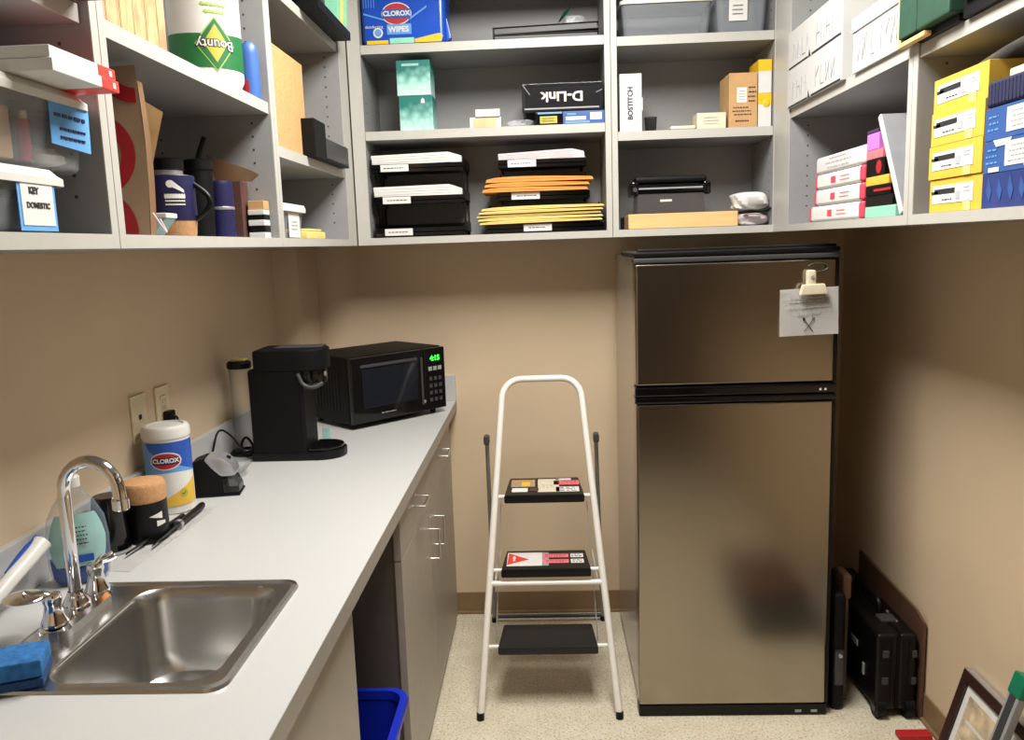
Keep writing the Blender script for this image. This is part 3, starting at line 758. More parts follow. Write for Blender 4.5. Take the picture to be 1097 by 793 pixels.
b = MB().box(FX0+.004, FX1-.004, FY+.004, FY+.06, .002, .04, m_blk, .004)
b.box(.77, .79, FY+.002, FY+.006, .012, .02, m_grey).box(.82, .84, FY+.002, FY+.006, .012, .02, m_grey)
part(b, 'kick_plate', t)
b = MB()
for x in (.82, .835): b.box(x, x+.006, FY-.0075, FY-.005, 1.064, 1.07, m_white)
part(b, 'handle_mark', t)
for x in (.31, .83):
    for y in (2.58, 3.12): part(MB().cyl((x, y, .0005), (x, y, .031), .02, m_blk, seg=14), 'foot', t)
# note + clip
t = thing('paper_note', 'white notice with crossed fork and spoon clipped on the freezer door', 'note', (.782, FY, 1.30))
def curl(u, v):
    return (.698+.17*u+.002*v, FY-.002-.010*(1-v)*u**2-.006*(1-v), 1.229+.139*v+.006*u)
part(MB().grid(curl, 10, 8, m_paper, thick=.0005), 'sheet', t)
b = MB()
o = V((.782, FY-.0085, 1.325))
b.scrawl((.784, FY-.0068, 1.338), (1, 0, .035), (0, -.08, 1), .13, .022, m_inkg, 2, k=12)
b.scrawl((.784, FY-.0088, 1.315), (1, 0, .035), (0, -.08, 1), .125, .010, m_inkg, 1, k=12)
b.text('thank you!', .017, m_inkg, (.782, FY-.0105, 1.297), (1, 0, .035), (0, -.06, 1))
q = V((.782, FY-.0125, 1.262))
for sg in (1, -1):
    p, e = q+V((-.013*sg, 0, .017)), q+V((.012*sg, -.0016, -.018)); b.tube([p, e], .0011, m_ink, 6)
b.ball(q+V((-.014, 0, .018)), .004, .0008, .006, m_ink)
for k in (-1, 0, 1): b.tube([q+V((.013+k*.0025, 0, .014)), q+V((.0145+k*.0025, 0, .024))], .0007, m_ink, 6)
part(b, 'printing', t, 'grey print with crossed cutlery')
t = thing('magnetic_clip', 'cream bulldog clip holding the notice on the freezer door', 'clip', (.793, FY, 1.36))
part(MB().prism([(.75, 1.352), (.758, 1.383), (.822, 1.385), (.832, 1.354)], 'y', FY-.032, FY-.012, m_cream, .004), 'jaw', t)
part(MB().box(.772, .799, FY-.026, FY-.0005, 1.378, 1.425, m_cream, .007), 'magnet', t)
part(MB().cyl((.786, FY-.03, 1.405), (.786, FY-.024, 1.405), .005, m_grey, seg=14), 'rivet', t)
single(MB().tube([(.786+.028*math.cos(R(20*k))+.022, FY-.006-.004*math.cos(R(20*k)), 1.432+.012*math.sin(R(20*k))) for k in range(18)], .0016, m_dgrey, 8, 0, closed=True), 'wire_ring', 'dark wire ring hanging above the cream clip on the freezer', 'ring', (.8, FY-.004, 1.43))

# ------------------------------------------------------------------ step ladder
t = thing('step_ladder', 'white three-step folding ladder with black treads on the floor', 'step ladder', (-.02, 2.8, 0))
def rail(z, sx):       # front rail centre line
    y = 2.468+.385*z
    xl = -.2435+.086*z/1.0; xr = .2085-.086*z/1.0
    return V((xl if sx < 0 else xr, y, z))
pts = [rail(.012, -1), rail(.5, -1), rail(.95, -1)]
top = []
for k in range(7):
    a = R(180-15*k); c = rail(.985, -1)+V((.07, .0, 0)); top.append(V((c.x+.07*math.cos(a), c.y+.385*.07*math.sin(a), c.z+.07*math.sin(a))))
for k in range(7):
    a = R(90-15*k); c = rail(.985, 1)+V((-.07, .0, 0)); top.append(V((c.x+.07*math.cos(a), c.y+.385*.07*math.sin(a), c.z+.07*math.sin(a))))
pts += top + [rail(.95, 1), rail(.5, 1), rail(.012, 1)]
part(MB().tube(pts, .0118, m_whitemetal, 14), 'front_frame', t)
for sx in (-1, 1):
    p = rail(0, sx); part(MB().cyl((p.x, p.y, .0005), (p.x, p.y+.004, .022), .0125, m_blk, seg=16), 'front_foot', t)
rl = []
for sx, xt, xb in ((-1, -.214, -.238), (1, .168, .204)):
    p, q = V((xt, 2.815, .855)), V((xb, 3.17, .014))
    part(MB().tube([p, q], .0075, m_grey, 12), 'rear_leg', t, 'grey rear leg')
    part(MB().box(xt-.010, xt+.010, 2.785, 2.825, .838, .870, m_dgrey, .006), 'hinge_bracket', t)
    part(MB().cyl((xb, 3.17, .0005), (xb, 3.17, .02), .0105, m_blk, seg=12), 'rear_foot', t)
part(MB().tube([(-.238, 3.165, .025), (.204, 3.165, .025)], .008, m_dgrey, 10), 'rear_bar', t)
zs = (.222, .452, .682)
dep = (.145, .155, .19)
for i, z in enumerate(zs):
    p, q = rail(z, -1), rail(z, 1); y0 = p.y-.024; y1 = y0+dep[i]+.015
    part(MB().tube([p+V((0, .002, -.014)), q+V((0, .002, -.014))], .007, m_whitemetal, 10), 'cross_bar', t)
    s = .042-.006*i
    poly = [(p.x+s, y0-.006), (q.x-s, y0-.006), (q.x-s-.012, y1), (p.x+s+.012, y1)]
    tr = part(MB().prism(poly, 'z', z-.030, z, m_rubber if i == 0 else m_blk, .006), 'tread', t)
    if i:
        w = q.x-p.x-2*s
        x0 = p.x+s+.018; x1 = q.x-s-.018; ym = (y0+y1)/2
        b = MB()
        up_, rt_ = (0, 1, 0), (1, 0, 0)
        if i == 1:
            b.plate((x0+.06, ym, z+.0003), rt_, up_, .12, .12, m_paper)
            b.prism([(x0+.001, ym-.05), (x0+.075, ym-.004), (x0+.004, ym+.054)], 'z', z+.0008, z+.0017, m_redb)
            b.text('!', .055, m_white, (x0+.024, ym, z+.0019), rt_, up_, bold=.002)
            b.plate((x0+.128, ym, z+.0002), rt_, up_, .03, .12, m_grey)
            for dy in (.028, -.022):
                b.plate((x1-.10, ym+dy, z+.0003), rt_, up_, .09, .032, m_salmon); b.plate((x1-.026, ym+dy, z+.0003), rt_, up_, .044, .034, m_paper)
                b.scrawl((x1-.10, ym+dy, z+.0006), rt_, up_, .085, .026, m_red, 2); b.scrawl((x1-.026, ym+dy, z+.0006), rt_, up_, .04, .028, m_ink, 2, k=4)
        else:
            b.plate((x0+.045, ym+.03, z+.0003), rt_, up_, .085, .085, m_kraft); b.plate((x0+.055, ym+.02, z+.0006), rt_, up_, .03, .05, m_yellowp)
            b.plate((x0+.035, ym-.05, z+.0003), rt_, up_, .055, .045, m_paper); b.plate((x0+.085, ym-.045, z+.0003), rt_, up_, .03, .04, m_brownbook)
            b.plate((x0+.135, ym+.0, z+.0003), rt_, up_, .075, .155, m_cream); b.scrawl((x0+.135, ym-.01, z+.001), rt_, up_, .05, .05, m_inkg, 3, k=4)
            b.plate((x1-.04, ym+.03, z+.0003), rt_, up_, .09, .05, m_salmon); b.scrawl((x1-.04, ym+.03, z+.0006), rt_, up_, .085, .045, m_red, 3)
            b.plate((x1-.05, ym+.072, z+.0003), rt_, up_, .055, .02, m_paper)
            b.plate((x1-.038, ym-.048, z+.0003), rt_, up_, .08, .055, m_paper); b.scrawl((x1-.038, ym-.048, z+.0006), rt_, up_, .07, .05, m_ink, 3, k=4)
        part(b, 'sticker', tr, 'printed safety stickers')
for i, (z, sx) in enumerate((( .40, -1), (.40, 1))):
    p = rail(z, sx); xx = p.x + (.018 if sx < 0 else -.018)
    part(MB().tube([(xx, p.y+.02, .40), (xx+(-.002 if sx < 0 else .002), 3.02, .36)], .003, m_whitemetal, 8), 'folding_brace', t)
p, q = rail(.40, -1), rail(.40, 1)
part(MB().tube([p, q], .0095, m_whitemetal, 12), 'support_bar', t)
for sx in (-1, 1):
    xx = -.168 if sx < 0 else .128
    part(MB().tube([(xx, 2.77, .655), (xx+(-.012 if sx < 0 else .012), 2.68, .45), (xx+(-.024 if sx < 0 else .022), 2.60, .2)], .0022, m_grey, 8), 'tie_rod', t)

# ------------------------------------------------------------------ right floor: tool case, board, bag, frame, bar
t = thing('hard_case', 'black hard-shell rolling case standing by the right wall', 'case', (1.075, 2.7, 0))
x0, x1, y0, y1, z1 = 1.012, 1.138, 2.45, 2.99, .285
part(MB().box(x0, x0+.066, y0, y1, .03, z1, m_blk, .012, 3), 'front_shell', t)
part(MB().box(x0+.07, x1, y0, y1, .03, z1, m_blk, .012, 3), 'back_shell', t)
part(MB().box(x0+.064, x0+.072, y0+.006, y1-.006, .036, z1-.006, m_blkm), 'seam', t)
b = MB().tube([(1.085, 2.62, z1-.004), (1.085, 2.625, z1+.03), (1.085, 2.65, z1+.036), (1.085, 2.79, z1+.036), (1.085, 2.815, z1+.03), (1.085, 2.82, z1-.004)], .011, m_blk, 12, 1)
part(b, 'handle', t)
for y in (2.56, 2.88):
    part(MB().box(x0+.045, x0+.098, y-.025, y+.025, z1-.004, z1+.008, m_dgrey, .004), 'latch', t)
b = MB()
for y, z in ((2.60, .30), (2.72, .325), (2.53, .289)): b.box(1.103, 1.109, y, y+.012, z1, z1+.006, m_silver, .001)
part(b, 'rivet', t, 'bright metal rivet')
b = MB().box(x0-.004, x0+.001, 2.60, 2.66, .17, .19, m_grey, .002).box(x0-.004, x0+.001, 2.54, 2.555, .1, .14, m_grey, .002)
part(b, 'emblem', t, 'grey badge')
b = MB()
for z in (.22, .13): b.box(1.03, 1.05, y0-.004, y0+.004, z-.012, z+.012, m_dgrey, .003).box(1.12, 1.136, y0-.004, y0+.004, z-.012, z+.012, m_dgrey, .003)
for x in (1.058, 1.11): b.box(x, x+.006, y0-.004, y0+.002, .06, .26, m_blk, .002)
part(b, 'corner_ribs', t)
for x in (1.03, 1.12):
    w = part(MB().cyl((x-.014, y0+.02, .034), (x+.014, y0+.02, .034), .0335, m_blkm, seg=26), 'wheel', t)
    part(MB().cyl((x-.016, y0+.02, .034), (x+.016, y0+.02, .034), .016, m_dgrey, seg=18), 'hub', w)
for y in (2.9,): part(MB().box(1.03, 1.12, y, y+.04, .001, .03, m_blk, .004), 'foot', t)
single(MB().box(1.04, 1.14, 2.33, 2.37, .001, .018, m_red, .006), 'red_strap', 'flat red strap on the floor before the hard case wheels', 'strap', (1.09, 2.35, 0))
b = MB().prism([(2.44, .001), (2.97, .001), (2.97, .36), (2.50, .345), (2.44, .325)], 'x', 1.148, 1.156, m_woodd)
single(b, 'flat_board', 'flat brown board between the hard case and the right wall', 'board', (1.152, 2.75, 0))
t = thing('tool_bag', 'narrow black bag with buckle standing beside the fridge', 'bag', (.92, 2.6, 0))
part(MB().box(.892, .935, 2.50, 2.86, .001, .40, m_blkm, .016, 3), 'bag_body', t)
part(MB().box(.898, .93, 2.493, 2.503, .09, .21, m_dgrey, .008), 'pocket', t, 'glossy dark pocket')
part(MB().cyl((.914, 2.485, .195), (.914, 2.494, .195), .006, m_silver, seg=12), 'buckle', t, 'silver buckle')
t = thing('wooden_board', 'dark brown wooden board upright between the fridge and hard case', 'board', (.96, 2.75, 0))
part(MB().box(.944, .962, 2.56, 2.95, .001, .355, m_woodd, .003), 'panel', t)
part(MB().box(.938, .968, 2.55, 2.64, .355, .44, m_woodd, .01, M=None), 'end_block', t)
# crate beside the camera, mirrored in the fridge door
t = thing('storage_crate', 'dark blue-grey storage crate with a red-brown lid near the picture frame', 'crate', (.855, 1.745, 0))
part(MB().box(.735, .975, 1.54, 1.95, .001, .165, m_cratebody, .012, taper_low=.94), 'crate_body', t)
part(MB().box(.728, .981, 1.53, 1.96, .165, .195, m_brownbook, .008), 'lid', t, 'red-brown lid')
# picture frame leaning on the right wall
t = thing('picture_frame', 'dark framed picture leaning on the right wall near the floor', 'picture frame', (1.06, 2.0, 0))
hgt, y0, y1 = .345, 1.78, 2.165
top = V((XR-.018, 0, .325)); bot = V((1.055, 0, .004)); u = (top-bot).normalized(); n = V((-u.z, 0, u.x)); 
Q = Matrix((V((0, -1, 0)), u, n)).transposed().to_4x4(); Q.translation = bot+V((0, y1, 0))   # local x along -y, y up the slope, z out of the picture
Lw, Lh, fwid = y1-y0, (top-bot).length, .028
b = MB().box(0, Lw, Lh-fwid, Lh, -.006, .014, m_frame, .002, M=Q).box(0, Lw, 0, fwid, -.006, .014, m_frame, .002, M=Q)
b.box(0, fwid, fwid, Lh-fwid, -.006, .014, m_frame, .002, M=Q).box(Lw-fwid, Lw, fwid, Lh-fwid, -.006, .014, m_frame, .002, M=Q)
part(b, 'moulding', t)
part(MB().box(0, Lw, 0, Lh, -.012, -.006, m_grey, M=Q).box(-.002, Lw+.002, Lh-.0, Lh+.003, -.012, .012, m_silver, M=Q), 'back_board_lit_edge', t)  # silver strip paints the lit top edge of the frame
part(MB().box(fwid, Lw-fwid, fwid, Lh-fwid, -.004, .004, m_paper, M=Q), 'mat_board', t)
b = MB()
b.box(.05, .20, .06, .28, .004, .005, m_photo, M=Q).box(.215, .30, .06, .27, .004, .005, m_paper, M=Q)
for k in range(3): b.box(.07+.0*k, .19, .10+.055*k, .108+.055*k, .005, .0058, m_white, M=Q)
b.cyl(Q @ V((.10, .1, .005)), Q @ V((.10, .1, .0062)), .022, m_brownbook, seg=20)
for k in range(4): b.box(.235+.016*k, .24+.016*k, .08, .2+.03*(k % 2), .005, .0056, m_inkg, M=Q)
part(b, 'picture', t)
# metal bar with green cap
t = thing('metal_bar', 'grey metal bar with a green end cap leaning at the right', 'bar', (.99, 1.88, 0))
p0, p1 = V((.985, 1.875, .004)), V((1.135, 1.895, .445)); u = (p1-p0).normalized(); n = u.cross(V((0, 1, 0))).normalized(); s = n.cross(u)
Q = Matrix((s, n, u)).transposed().to_4x4(); Q.translation = p0
LL = (p1-p0).length
part(MB().box(-.022, .022, -.01, .01, 0, LL-.03, m_grey, .003, M=Q).box(-.012, .012, -.0115, .0115, .0, LL-.03, m_dgrey, .001, M=Q), 'bar_body', t)
part(MB().box(-.025, .025, -.013, .013, LL-.045, LL+.012, m_cap, .005, M=Q), 'end_cap', t, 'green plastic end cap')

# ------------------------------------------------------------------ left cabinets: tubs
XRT, UPZ = (0, 1, 0), (0, 0, 1)        # facing +x: right is +y
def tub(name, label, x0, x1, y0, y1, z0, z1, mlid, mbody=m_clear, lid_t=.016):
    t = thing(name, label, 'storage tub', ((x0+x1)/2, (y0+y1)/2, z0))
    b = MB(); h = z1-z0-lid_t
    def ring(i, z): return rr2(x0+i, x1-i, y0+i, y1-i, .025, z)
    loft(b, [ring(.014, z0+.0008), ring(.010, z0+.006), ring(.002, z0+h), ring(.005, z0+h), ring(.013, z0+.008)], mbody, True, True)
    part(b, 'tub_body', t)
    b = loft(MB(), [ring(-.001, z0+h-.006), ring(-.005, z0+h-.006), ring(-.005, z0+h+.004), ring(.0, z0+h+.008), ring(.006, z1), ring(.02, z1), ring(.026, z1-.004)], mlid, False, True)
    part(b, 'lid', t)
    return t
lo = tub('storage_tub', 'lower clear tub with a bordered white card, under the other tub', -.965, -.672, .74, 1.165, ZB, 1.650, m_white)
b = MB().plate((-.670, 1.09, 1.602), XRT, UPZ, .082, .072, m_note)
b.plate((-.6692, 1.09, 1.604), XRT, UPZ, .070, .062, m_paper)
part(b, 'note_card', lo, 'white card with blue border')
b = MB().text('KEY', .012, m_ink, (-.6680, 1.082, 1.618), XRT, UPZ, bold=.0006).text('DOMESTIC', .0105, m_dgrey, (-.6680, 1.09, 1.599), XRT, UPZ, bold=.0004)
part(b, 'handwriting', lo)
hi = tub('storage_tub', 'upper clear tub with a blue sticky note, stacked on the other tub', -.965, -.668, .74, 1.243, 1.6505, 1.764, m_white)
b = MB().plate((-.6675, 1.185, 1.714), XRT, UPZ, .098, .062, m_note, .001, R(-3))
b.scrawl((-.6662, 1.185, 1.726), XRT, UPZ, .08, .016, m_navy, 1, k=6).scrawl((-.6662, 1.188, 1.702), XRT, UPZ, .065, .024, m_navy, 2, k=8)
part(b, 'sticky_note', hi, 'bright blue note with handwriting')
t = thing('marker_pen', 'red tube standing inside the upper clear tub', 'tube', (-.695, 1.115, 1.660))
part(MB().cyl((-.695, 1.115, 1.660), (-.692, 1.115, 1.715), .008, m_red, seg=16), 'tube_body', t)
part(MB().cyl((-.692, 1.115, 1.715), (-.6915, 1.115, 1.726), .0055, m_white, seg=14), 'tube_cap', t)
def crum(x0, x1, y0, y1, z0, z1, m, amp=.12, n=12, seed=1):
    """a softly crumpled closed bag"""
    rnd = random.Random(seed); ph = [rnd.uniform(0, 6) for _ in range(6)]
    b = MB()
    def f(u, v):
        a = 2*math.pi*u; e = math.pi*(v-.5)
        ce = abs(math.cos(e))**.5*(1 if math.cos(e) >= 0 else -1); se = (abs(math.sin(e))**.6)*(1 if math.sin(e) > 0 else -1)
        k = 1+amp*(math.sin(3*a+ph[0]+2*e)*.5+math.sin(7*a+ph[1]+5*e)*.3+math.sin(4*e+ph[2]+2*a)*.4)*math.cos(e)
        ca = abs(math.cos(a))**.6*(1 if math.cos(a) >= 0 else -1); sa = abs(math.sin(a))**.6*(1 if math.sin(a) >= 0 else -1)
        return ((x0+x1)/2+(x1-x0)/2*ce*ca*k*.93, (y0+y1)/2+(y1-y0)/2*ce*sa*k*.93, (z0+z1)/2+(z1-z0)/2*se)
    return b.grid(f, n*3, n, m)
single(crum(-.78, -.69, 1.14, 1.22, 1.660, 1.688, m_paper, .2, 8, 4), 'paper_wad', 'white crumpled wad inside the upper clear tub', 'wad', (-.74, 1.14, 1.66))
single(MB().box(-.90, -.69, .86, 1.085, 1.660, 1.728, m_card, .003), 'cardboard_box', 'brown box inside the upper clear tub', 'box', (-.8, .94, 1.66))
single(MB().box(-.93, -.70, .80, 1.12, ZB+.009, 1.61, m_grey, .01), 'bundle', 'grey bundle inside the lower clear tub', 'bundle', (-.8, .96, ZB))
for k, (lb, dx) in enumerate((('white carton with a red end lying on the upper tub, bottom of the pair', 0), ('white carton with a red end, topmost on the upper tub', -.004))):
    z0 = 1.7645+.0165*k
    t = thing('flat_carton', lb, 'carton', (-.77, 1.14, z0), group='flat red-ended cartons on the upper tub')
    part(MB().box(-.93, -.612+dx, 1.062+.003*k, 1.226, z0, z0+.016, m_carton, .0015), 'sleeve', t)
    b = MB().box(-.931, -.6112+dx, 1.180, 1.2272, z0-.0002, z0+.0162, m_redb, .0015)
    b.plate((-.6110+dx, 1.212, z0+.008), XRT, UPZ, .008, .008, m_carton, .0004)
    part(b, 'end_flap', t, 'bright red end')
t = thing('wire_rack', 'silver wire rack on the top shelf of the far left cabinet', 'rack', (-.80, .95, 1.8995))
b = MB()
for x in (-.690, -.90): b.tube([(x, .80, 1.903), (x, 1.14, 1.903), (x, 1.15, 1.97), (x, .80, 1.97)], .0035, m_silver, 8, closed=True)
part(b, 'rail', t)
for i in range(6): part(MB().tube([(-.90, .85+i*.055, 1.9035), (-.69, .85+i*.055, 1.9035), (-.685, .85+i*.055, 1.95), (-.69, .85+i*.055, 1.97)], .0025, m_silver, 8), 'wire', t)
t = thing('wooden_tray', 'brown wooden tray edge overhanging at the top left', 'tray', (-.78, 1.21, 1.8995))
part(MB().box(-.95, -.612, 1.170, 1.248, 1.900, 1.910, m_woodd, .002), 'tray_floor', t)
part(MB().box(-.622, -.612, 1.170, 1.248, 1.910, 1.96, m_woodd, .002).box(-.95, -.622, 1.238, 1.248, 1.910, 1.96, m_woodd, .002), 'tray_side', t)

# ------------------------------------------------------------------ left cabinet over the sink
ZS = ZB+.0004
t = thing('wood_grain_box', 'tan wood-grained tall box left of the paper towel roll', 'box', (-.81, 1.42, L2S))
b = MB().box(-.955, -.672, 1.304, 1.545, L2S+.0005, 2.22, m_osb, .004)
part(b, 'box_body', t)
b = MB()
for k in range(5): b.box(-.6725, -.6712, 1.33+.045*k, 1.334+.045*k, L2S+.004, 2.21, m_card)
b.box(-.6722, -.6706, 1.49, 1.53, 1.99, 2.12, m_grey, .002)
part(b, 'slat_lines', t)
t = thing('paper_towel_roll', 'wrapped paper towel roll with green band, standing upside down', 'paper towel roll', (-.742, 1.905, L2S))
c = (-.742, 1.905, L2S); r = .077
part(MB().lathe([(0, .002), (.055, .0006), (.07, .004), (r, .02), (r, .262), (.07, .276), (.03, .28), (0, .272)], m_white, c), 'wrapped_roll', t)
ac = math.atan2(-c[1], -c[0])
b = MB().wrapped(c, r, ac, .30, L2S+.036, L2S+.116, m_green, lambda u: (0, 1-.12*math.sin(math.pi*u)), n=40)
part(b, 'green_band', t, 'green printed band')
b = MB(); a0 = ac+.27; zc = L2S+.085
dia = lambda u: (abs(u-.5), 1-abs(u-.5))
b.wrapped(c, r+.0006, a0, .088, zc-.058, zc+.058, m_lgreen, dia).wrapped(c, r+.0009, a0, .082, zc-.054, zc+.054, m_green, dia).wrapped(c, r+.0012, a0, .052, zc-.038, zc+.042, m_gold, dia)
for k in range(5): b.text('Bounty', .0285, m_ink, 0, 0, 0, wrap=(c, r+.0016, a0, zc), bold=.0022-.0002*k, flip=True) if k == 0 else None
b.text('Bounty', .0285, m_white, 0, 0, 0, wrap=(c, r+.0022, a0, zc), bold=.0002, flip=True)
part(b, 'emblem', t, 'green and gold diamond emblem with upside-down lettering')
b = MB()
for j, (w, z) in enumerate(((.04, .195), (.05, .178), (.055, .163), (.045, .148))):
    b.wrapped(c, r+.0006, a0-.02+.02*j, w, L2S+z, L2S+z+.008, m_lgreen, lambda u: (.15*math.sin(40*u)+.15, .85+.15*math.sin(31*u)))
part(b, 'lime_print', t)
t = thing('spray_bottle', 'light blue bottle right of the paper towel roll', 'bottle', (-.69, 2.035, L2S))
c = (-.690, 2.035, L2S)
part(MB().lathe([(0, .001), (.018, .001), (.021, .006), (.021, .105), (.019, .122), (.012, .131), (0, .134)], m_bottleblue, c), 'bottle_body', t)
part(MB().wrapped(c, .0212, math.atan2(-c[1], -c[0])-.75, .022, L2S+.01, L2S+.042, m_red), 'red_patch', t, 'red label patch')
# paper bag
t = thing('paper_bag', 'kraft paper bag printed with red rings, left of the mugs', 'paper bag', (-.81, 1.48, ZS))
BX, BY0, BY1, BZ = -.692, 1.45, 1.472, 1.848
b = MB()
b.grid(lambda u, v: (-.945+(BX+.945)*u+.006*math.sin(math.pi*v)*u, BY0+.004*math.sin(5*u+3*v)*(1-v), ZS+(BZ-ZS+.006*u)*v), 12, 10, m_kraft)
b.grid(lambda u, v: (-.945+(BX+.945)*u, BY1, ZS+(BZ-.02-ZS)*v), 4, 4, m_kraft)
b.grid(lambda u, v: (BX+.006*math.sin(math.pi*v)-.014*math.sin(math.pi*u), BY0+(BY1-BY0)*u, ZS+(BZ+.006-.026*u-ZS)*v), 8, 10, m_kraft)
b.grid(lambda u, v: (-.945, BY0+(BY1-BY0)*u, ZS+.27*v), 3, 3, m_kraft)
b.box(-.94, BX-.002, BY0+.004, BY1, ZS, ZS+.001, m_kraft)
part(b, 'bag_body', t)
b = MB()
def ring(cx, cz, r0, r1, n=56):
    tt = bmesh.new(); U = lambda x: (x+.945)/(BX+.945)
    for k in range(n):
        q = []
        for rr_, kk in ((r0, k), (r1, k), (r1, k+1), (r0, k+1)):
            a = 2*math.pi*kk/n; q.append((cx+rr_*math.cos(a), cz+rr_*math.sin(a)))
        if all(-.94 < p[0] < BX+.002 and ZS+.002 < p[1] < BZ for p in q):
            pts = []
            for p in q:
                u = U(p[0]); v = (p[1]-ZS)/(BZ-ZS); pts.append((p[0], BY0+.004*math.sin(5*u+3*v)*(1-v)-.0012, p[1]))
            if r0 == 0: pts = pts[1:]
            tt.faces.new([tt.verts.new(p) for p in pts])
    b._add(tt, m_red)
for cx, cz in ((-.776, 1.705), (-.695, 1.862), (-.782, 1.575), (-.87, 1.80), (-.88, 1.62)):
    ring(cx, cz, .046, .071); ring(cx, cz, .0, .022)
part(b, 'red_rings', t, 'red printed rings')
b = MB().grid(lambda u, v: (-.712+.040*u*v+.006*u, BY1+.004+.010*u, 1.68+.13*v-.10*(1-v)*(1-u)*0-.03*u), 6, 8, m_kraft_l, thick=.0008)
part(b, 'torn_flap', t, 'pale folded flap')
part(MB().tube([(BX+.004, 1.455, ZS+.04), (BX+.016, 1.462, ZS+.014), (BX+.012, 1.49, ZS+.004), (BX+.004, 1.48, ZS+.03)], .0022, m_pinkpaper, 8, 1), 'handle', t)
def mug_navy():
    c = (-.755, 1.69, ZS)
    t = thing('mug', 'navy mug with white emblem and cork base on the shelf', 'mug', c)
    part(MB().lathe([(.041, .034), (.0455, .034), (.046, .05), (.046, .122), (.0445, .124), (.042, .122), (.042, .03), (0, .03)], m_navy, c), 'cup', t)
    part(MB().lathe([(0, .0005), (.039, .0005), (.042, .004), (.0445, .03), (.0445, .034), (.041, .034)], m_cork, c), 'cork_base', t, 'tan cork base')
    ac = math.atan2(-c[1], -c[0]); a = ac+R(72)
    hp = [(c[0]+(.044+.032*math.sin(math.pi*k/8))*math.cos(a), c[1]+(.044+.032*math.sin(math.pi*k/8))*math.sin(a), c[2]+.036+.072*k/8) for k in range(9)]
    part(MB().tube(hp, .0055, m_blk, 10, 1), 'handle', t, 'black handle')
    b = MB(); a0 = ac+.12; r = .0462
    b.wrapped(c, r, a0-.16, .016, c[2]+.098, c[2]+.113, m_white, lambda u: (.5-math.sqrt(max(0, .25-(u-.5)**2)), .5+math.sqrt(max(0, .25-(u-.5)**2))))
    b.wrapped(c, r, a0+.16, .022, c[2]+.088, c[2]+.112, m_white, lambda u: (.45-.45*u, 1-.75*u))
    b.wrapped(c, r, a0, .040, c[2]+.076, c[2]+.087, m_white, lambda u: (.1*math.sin(60*u)+.1, .9+.1*math.sin(47*u)))
    for z in (.070, .063): b.wrapped(c, r, a0, .038, c[2]+z, c[2]+z+.0045, m_white, lambda u: (.2*math.sin(80*u)+.2, .8+.2*math.sin(67*u)))
    part(b, 'emblem', t, 'white printed emblem')
mug_navy()
def tumbler(c, r, h, mb, ml, name, label, straw=False, strap=False):
    t = thing(name, label, 'tumbler', c)
    part(MB().lathe([(0, .0005), (r*.8, .0005), (r*.86, .004), (r, h-.03), (r, h-.026)], mb, c), 'cup', t)
    part(MB().lathe([(r, h-.026), (r+.003, h-.024), (r+.003, h-.004), (r-.004, h), (0, h)], ml, c), 'lid', t)
    if straw: part(MB().tube([(c[0], c[1], c[2]+h-.002), (c[0]+.02, c[1]+.004, c[2]+h+.05)], .0065, m_blk, 10), 'straw', t)
    return t
tumbler((-.812, 1.80, ZS), .034, .172, m_silver, m_blk, 'tumbler', 'steel tumbler with a black lid behind the navy mug')
tumbler((-.785, 1.905, ZS), .031, .180, m_blkm, m_blk, 'tumbler', 'black tumbler with a straw behind the mug handle', True)
t = thing('water_bottle', 'navy bottle with a pale band right of the navy mug', 'bottle', (-.765, 1.975, ZS))
c = (-.765, 1.975, ZS)
part(MB().lathe([(0, .0005), (.028, .0005), (.030, .004), (.030, .125), (.028, .135), (0, .136)], m_navy, c), 'bottle_body', t)
part(MB().lathe([(.0302, .068), (.0308, .069), (.0308, .074), (.0302, .075)], m_silver, c), 'band', t, 'pale band')
c = (-.735, 1.567, ZS)
t = thing('napkin_pack', 'small pale teal pack in front of the navy mug', 'pack', c)
part(MB().prism([(-.765, ZS), (-.735, ZS), (-.706, ZS+.034), (-.765, ZS+.034)], 'y', 1.545, 1.59, m_teal, .002), 'pack_body', t)
part(MB().box(-.767, -.704, 1.543, 1.592, ZS+.0345, ZS+.044, m_white, .002), 'pack_top', t)
def cone(u, v):
    a = R(200+150*u); r_ = .03+.02*v
    return (-.765+r_*math.cos(a)+.03*u, 2.035+.6*r_*math.sin(a), ZS+.137+.07*v-.055*u*v+.0)
t = single(MB().grid(cone, 14, 5, m_kraft, thick=.0008).box(-.80, -.728, 2.012, 2.062, ZS, ZS+.138, m_brownbook, .002), 'brown_paper_cone', 'brown paper fold on a dark brown carton behind the navy bottle', 'paper', (-.765, 2.037, ZS))
for k, (m, h) in enumerate(((m_white, .014), (m_blk, .016), (m_white, .014), (m_blk, .012), (m_white, .012), (m_card, .022))):
    z0 = ZS + (0, .0142, .0304, .0446, .0568, .069)[k]
    lb = ['white packet, bottom of the small pile beside the navy bottle', 'black packet, second from the bottom of the small pile', 'white packet, third from the bottom of the small pile', 'black packet, fourth from the bottom of the small pile', 'white packet just under the tan packet of the small pile', 'tan packet on top of the small pile by the navy bottle'][k]
    t = single(MB().box(-.722, -.682, 2.03+.004*(k % 2), 2.074, z0, z0+h, m, .0015), 'packet', lb, 'packet', (-.70, 2.05, z0), group='small packets piled on the shelf')

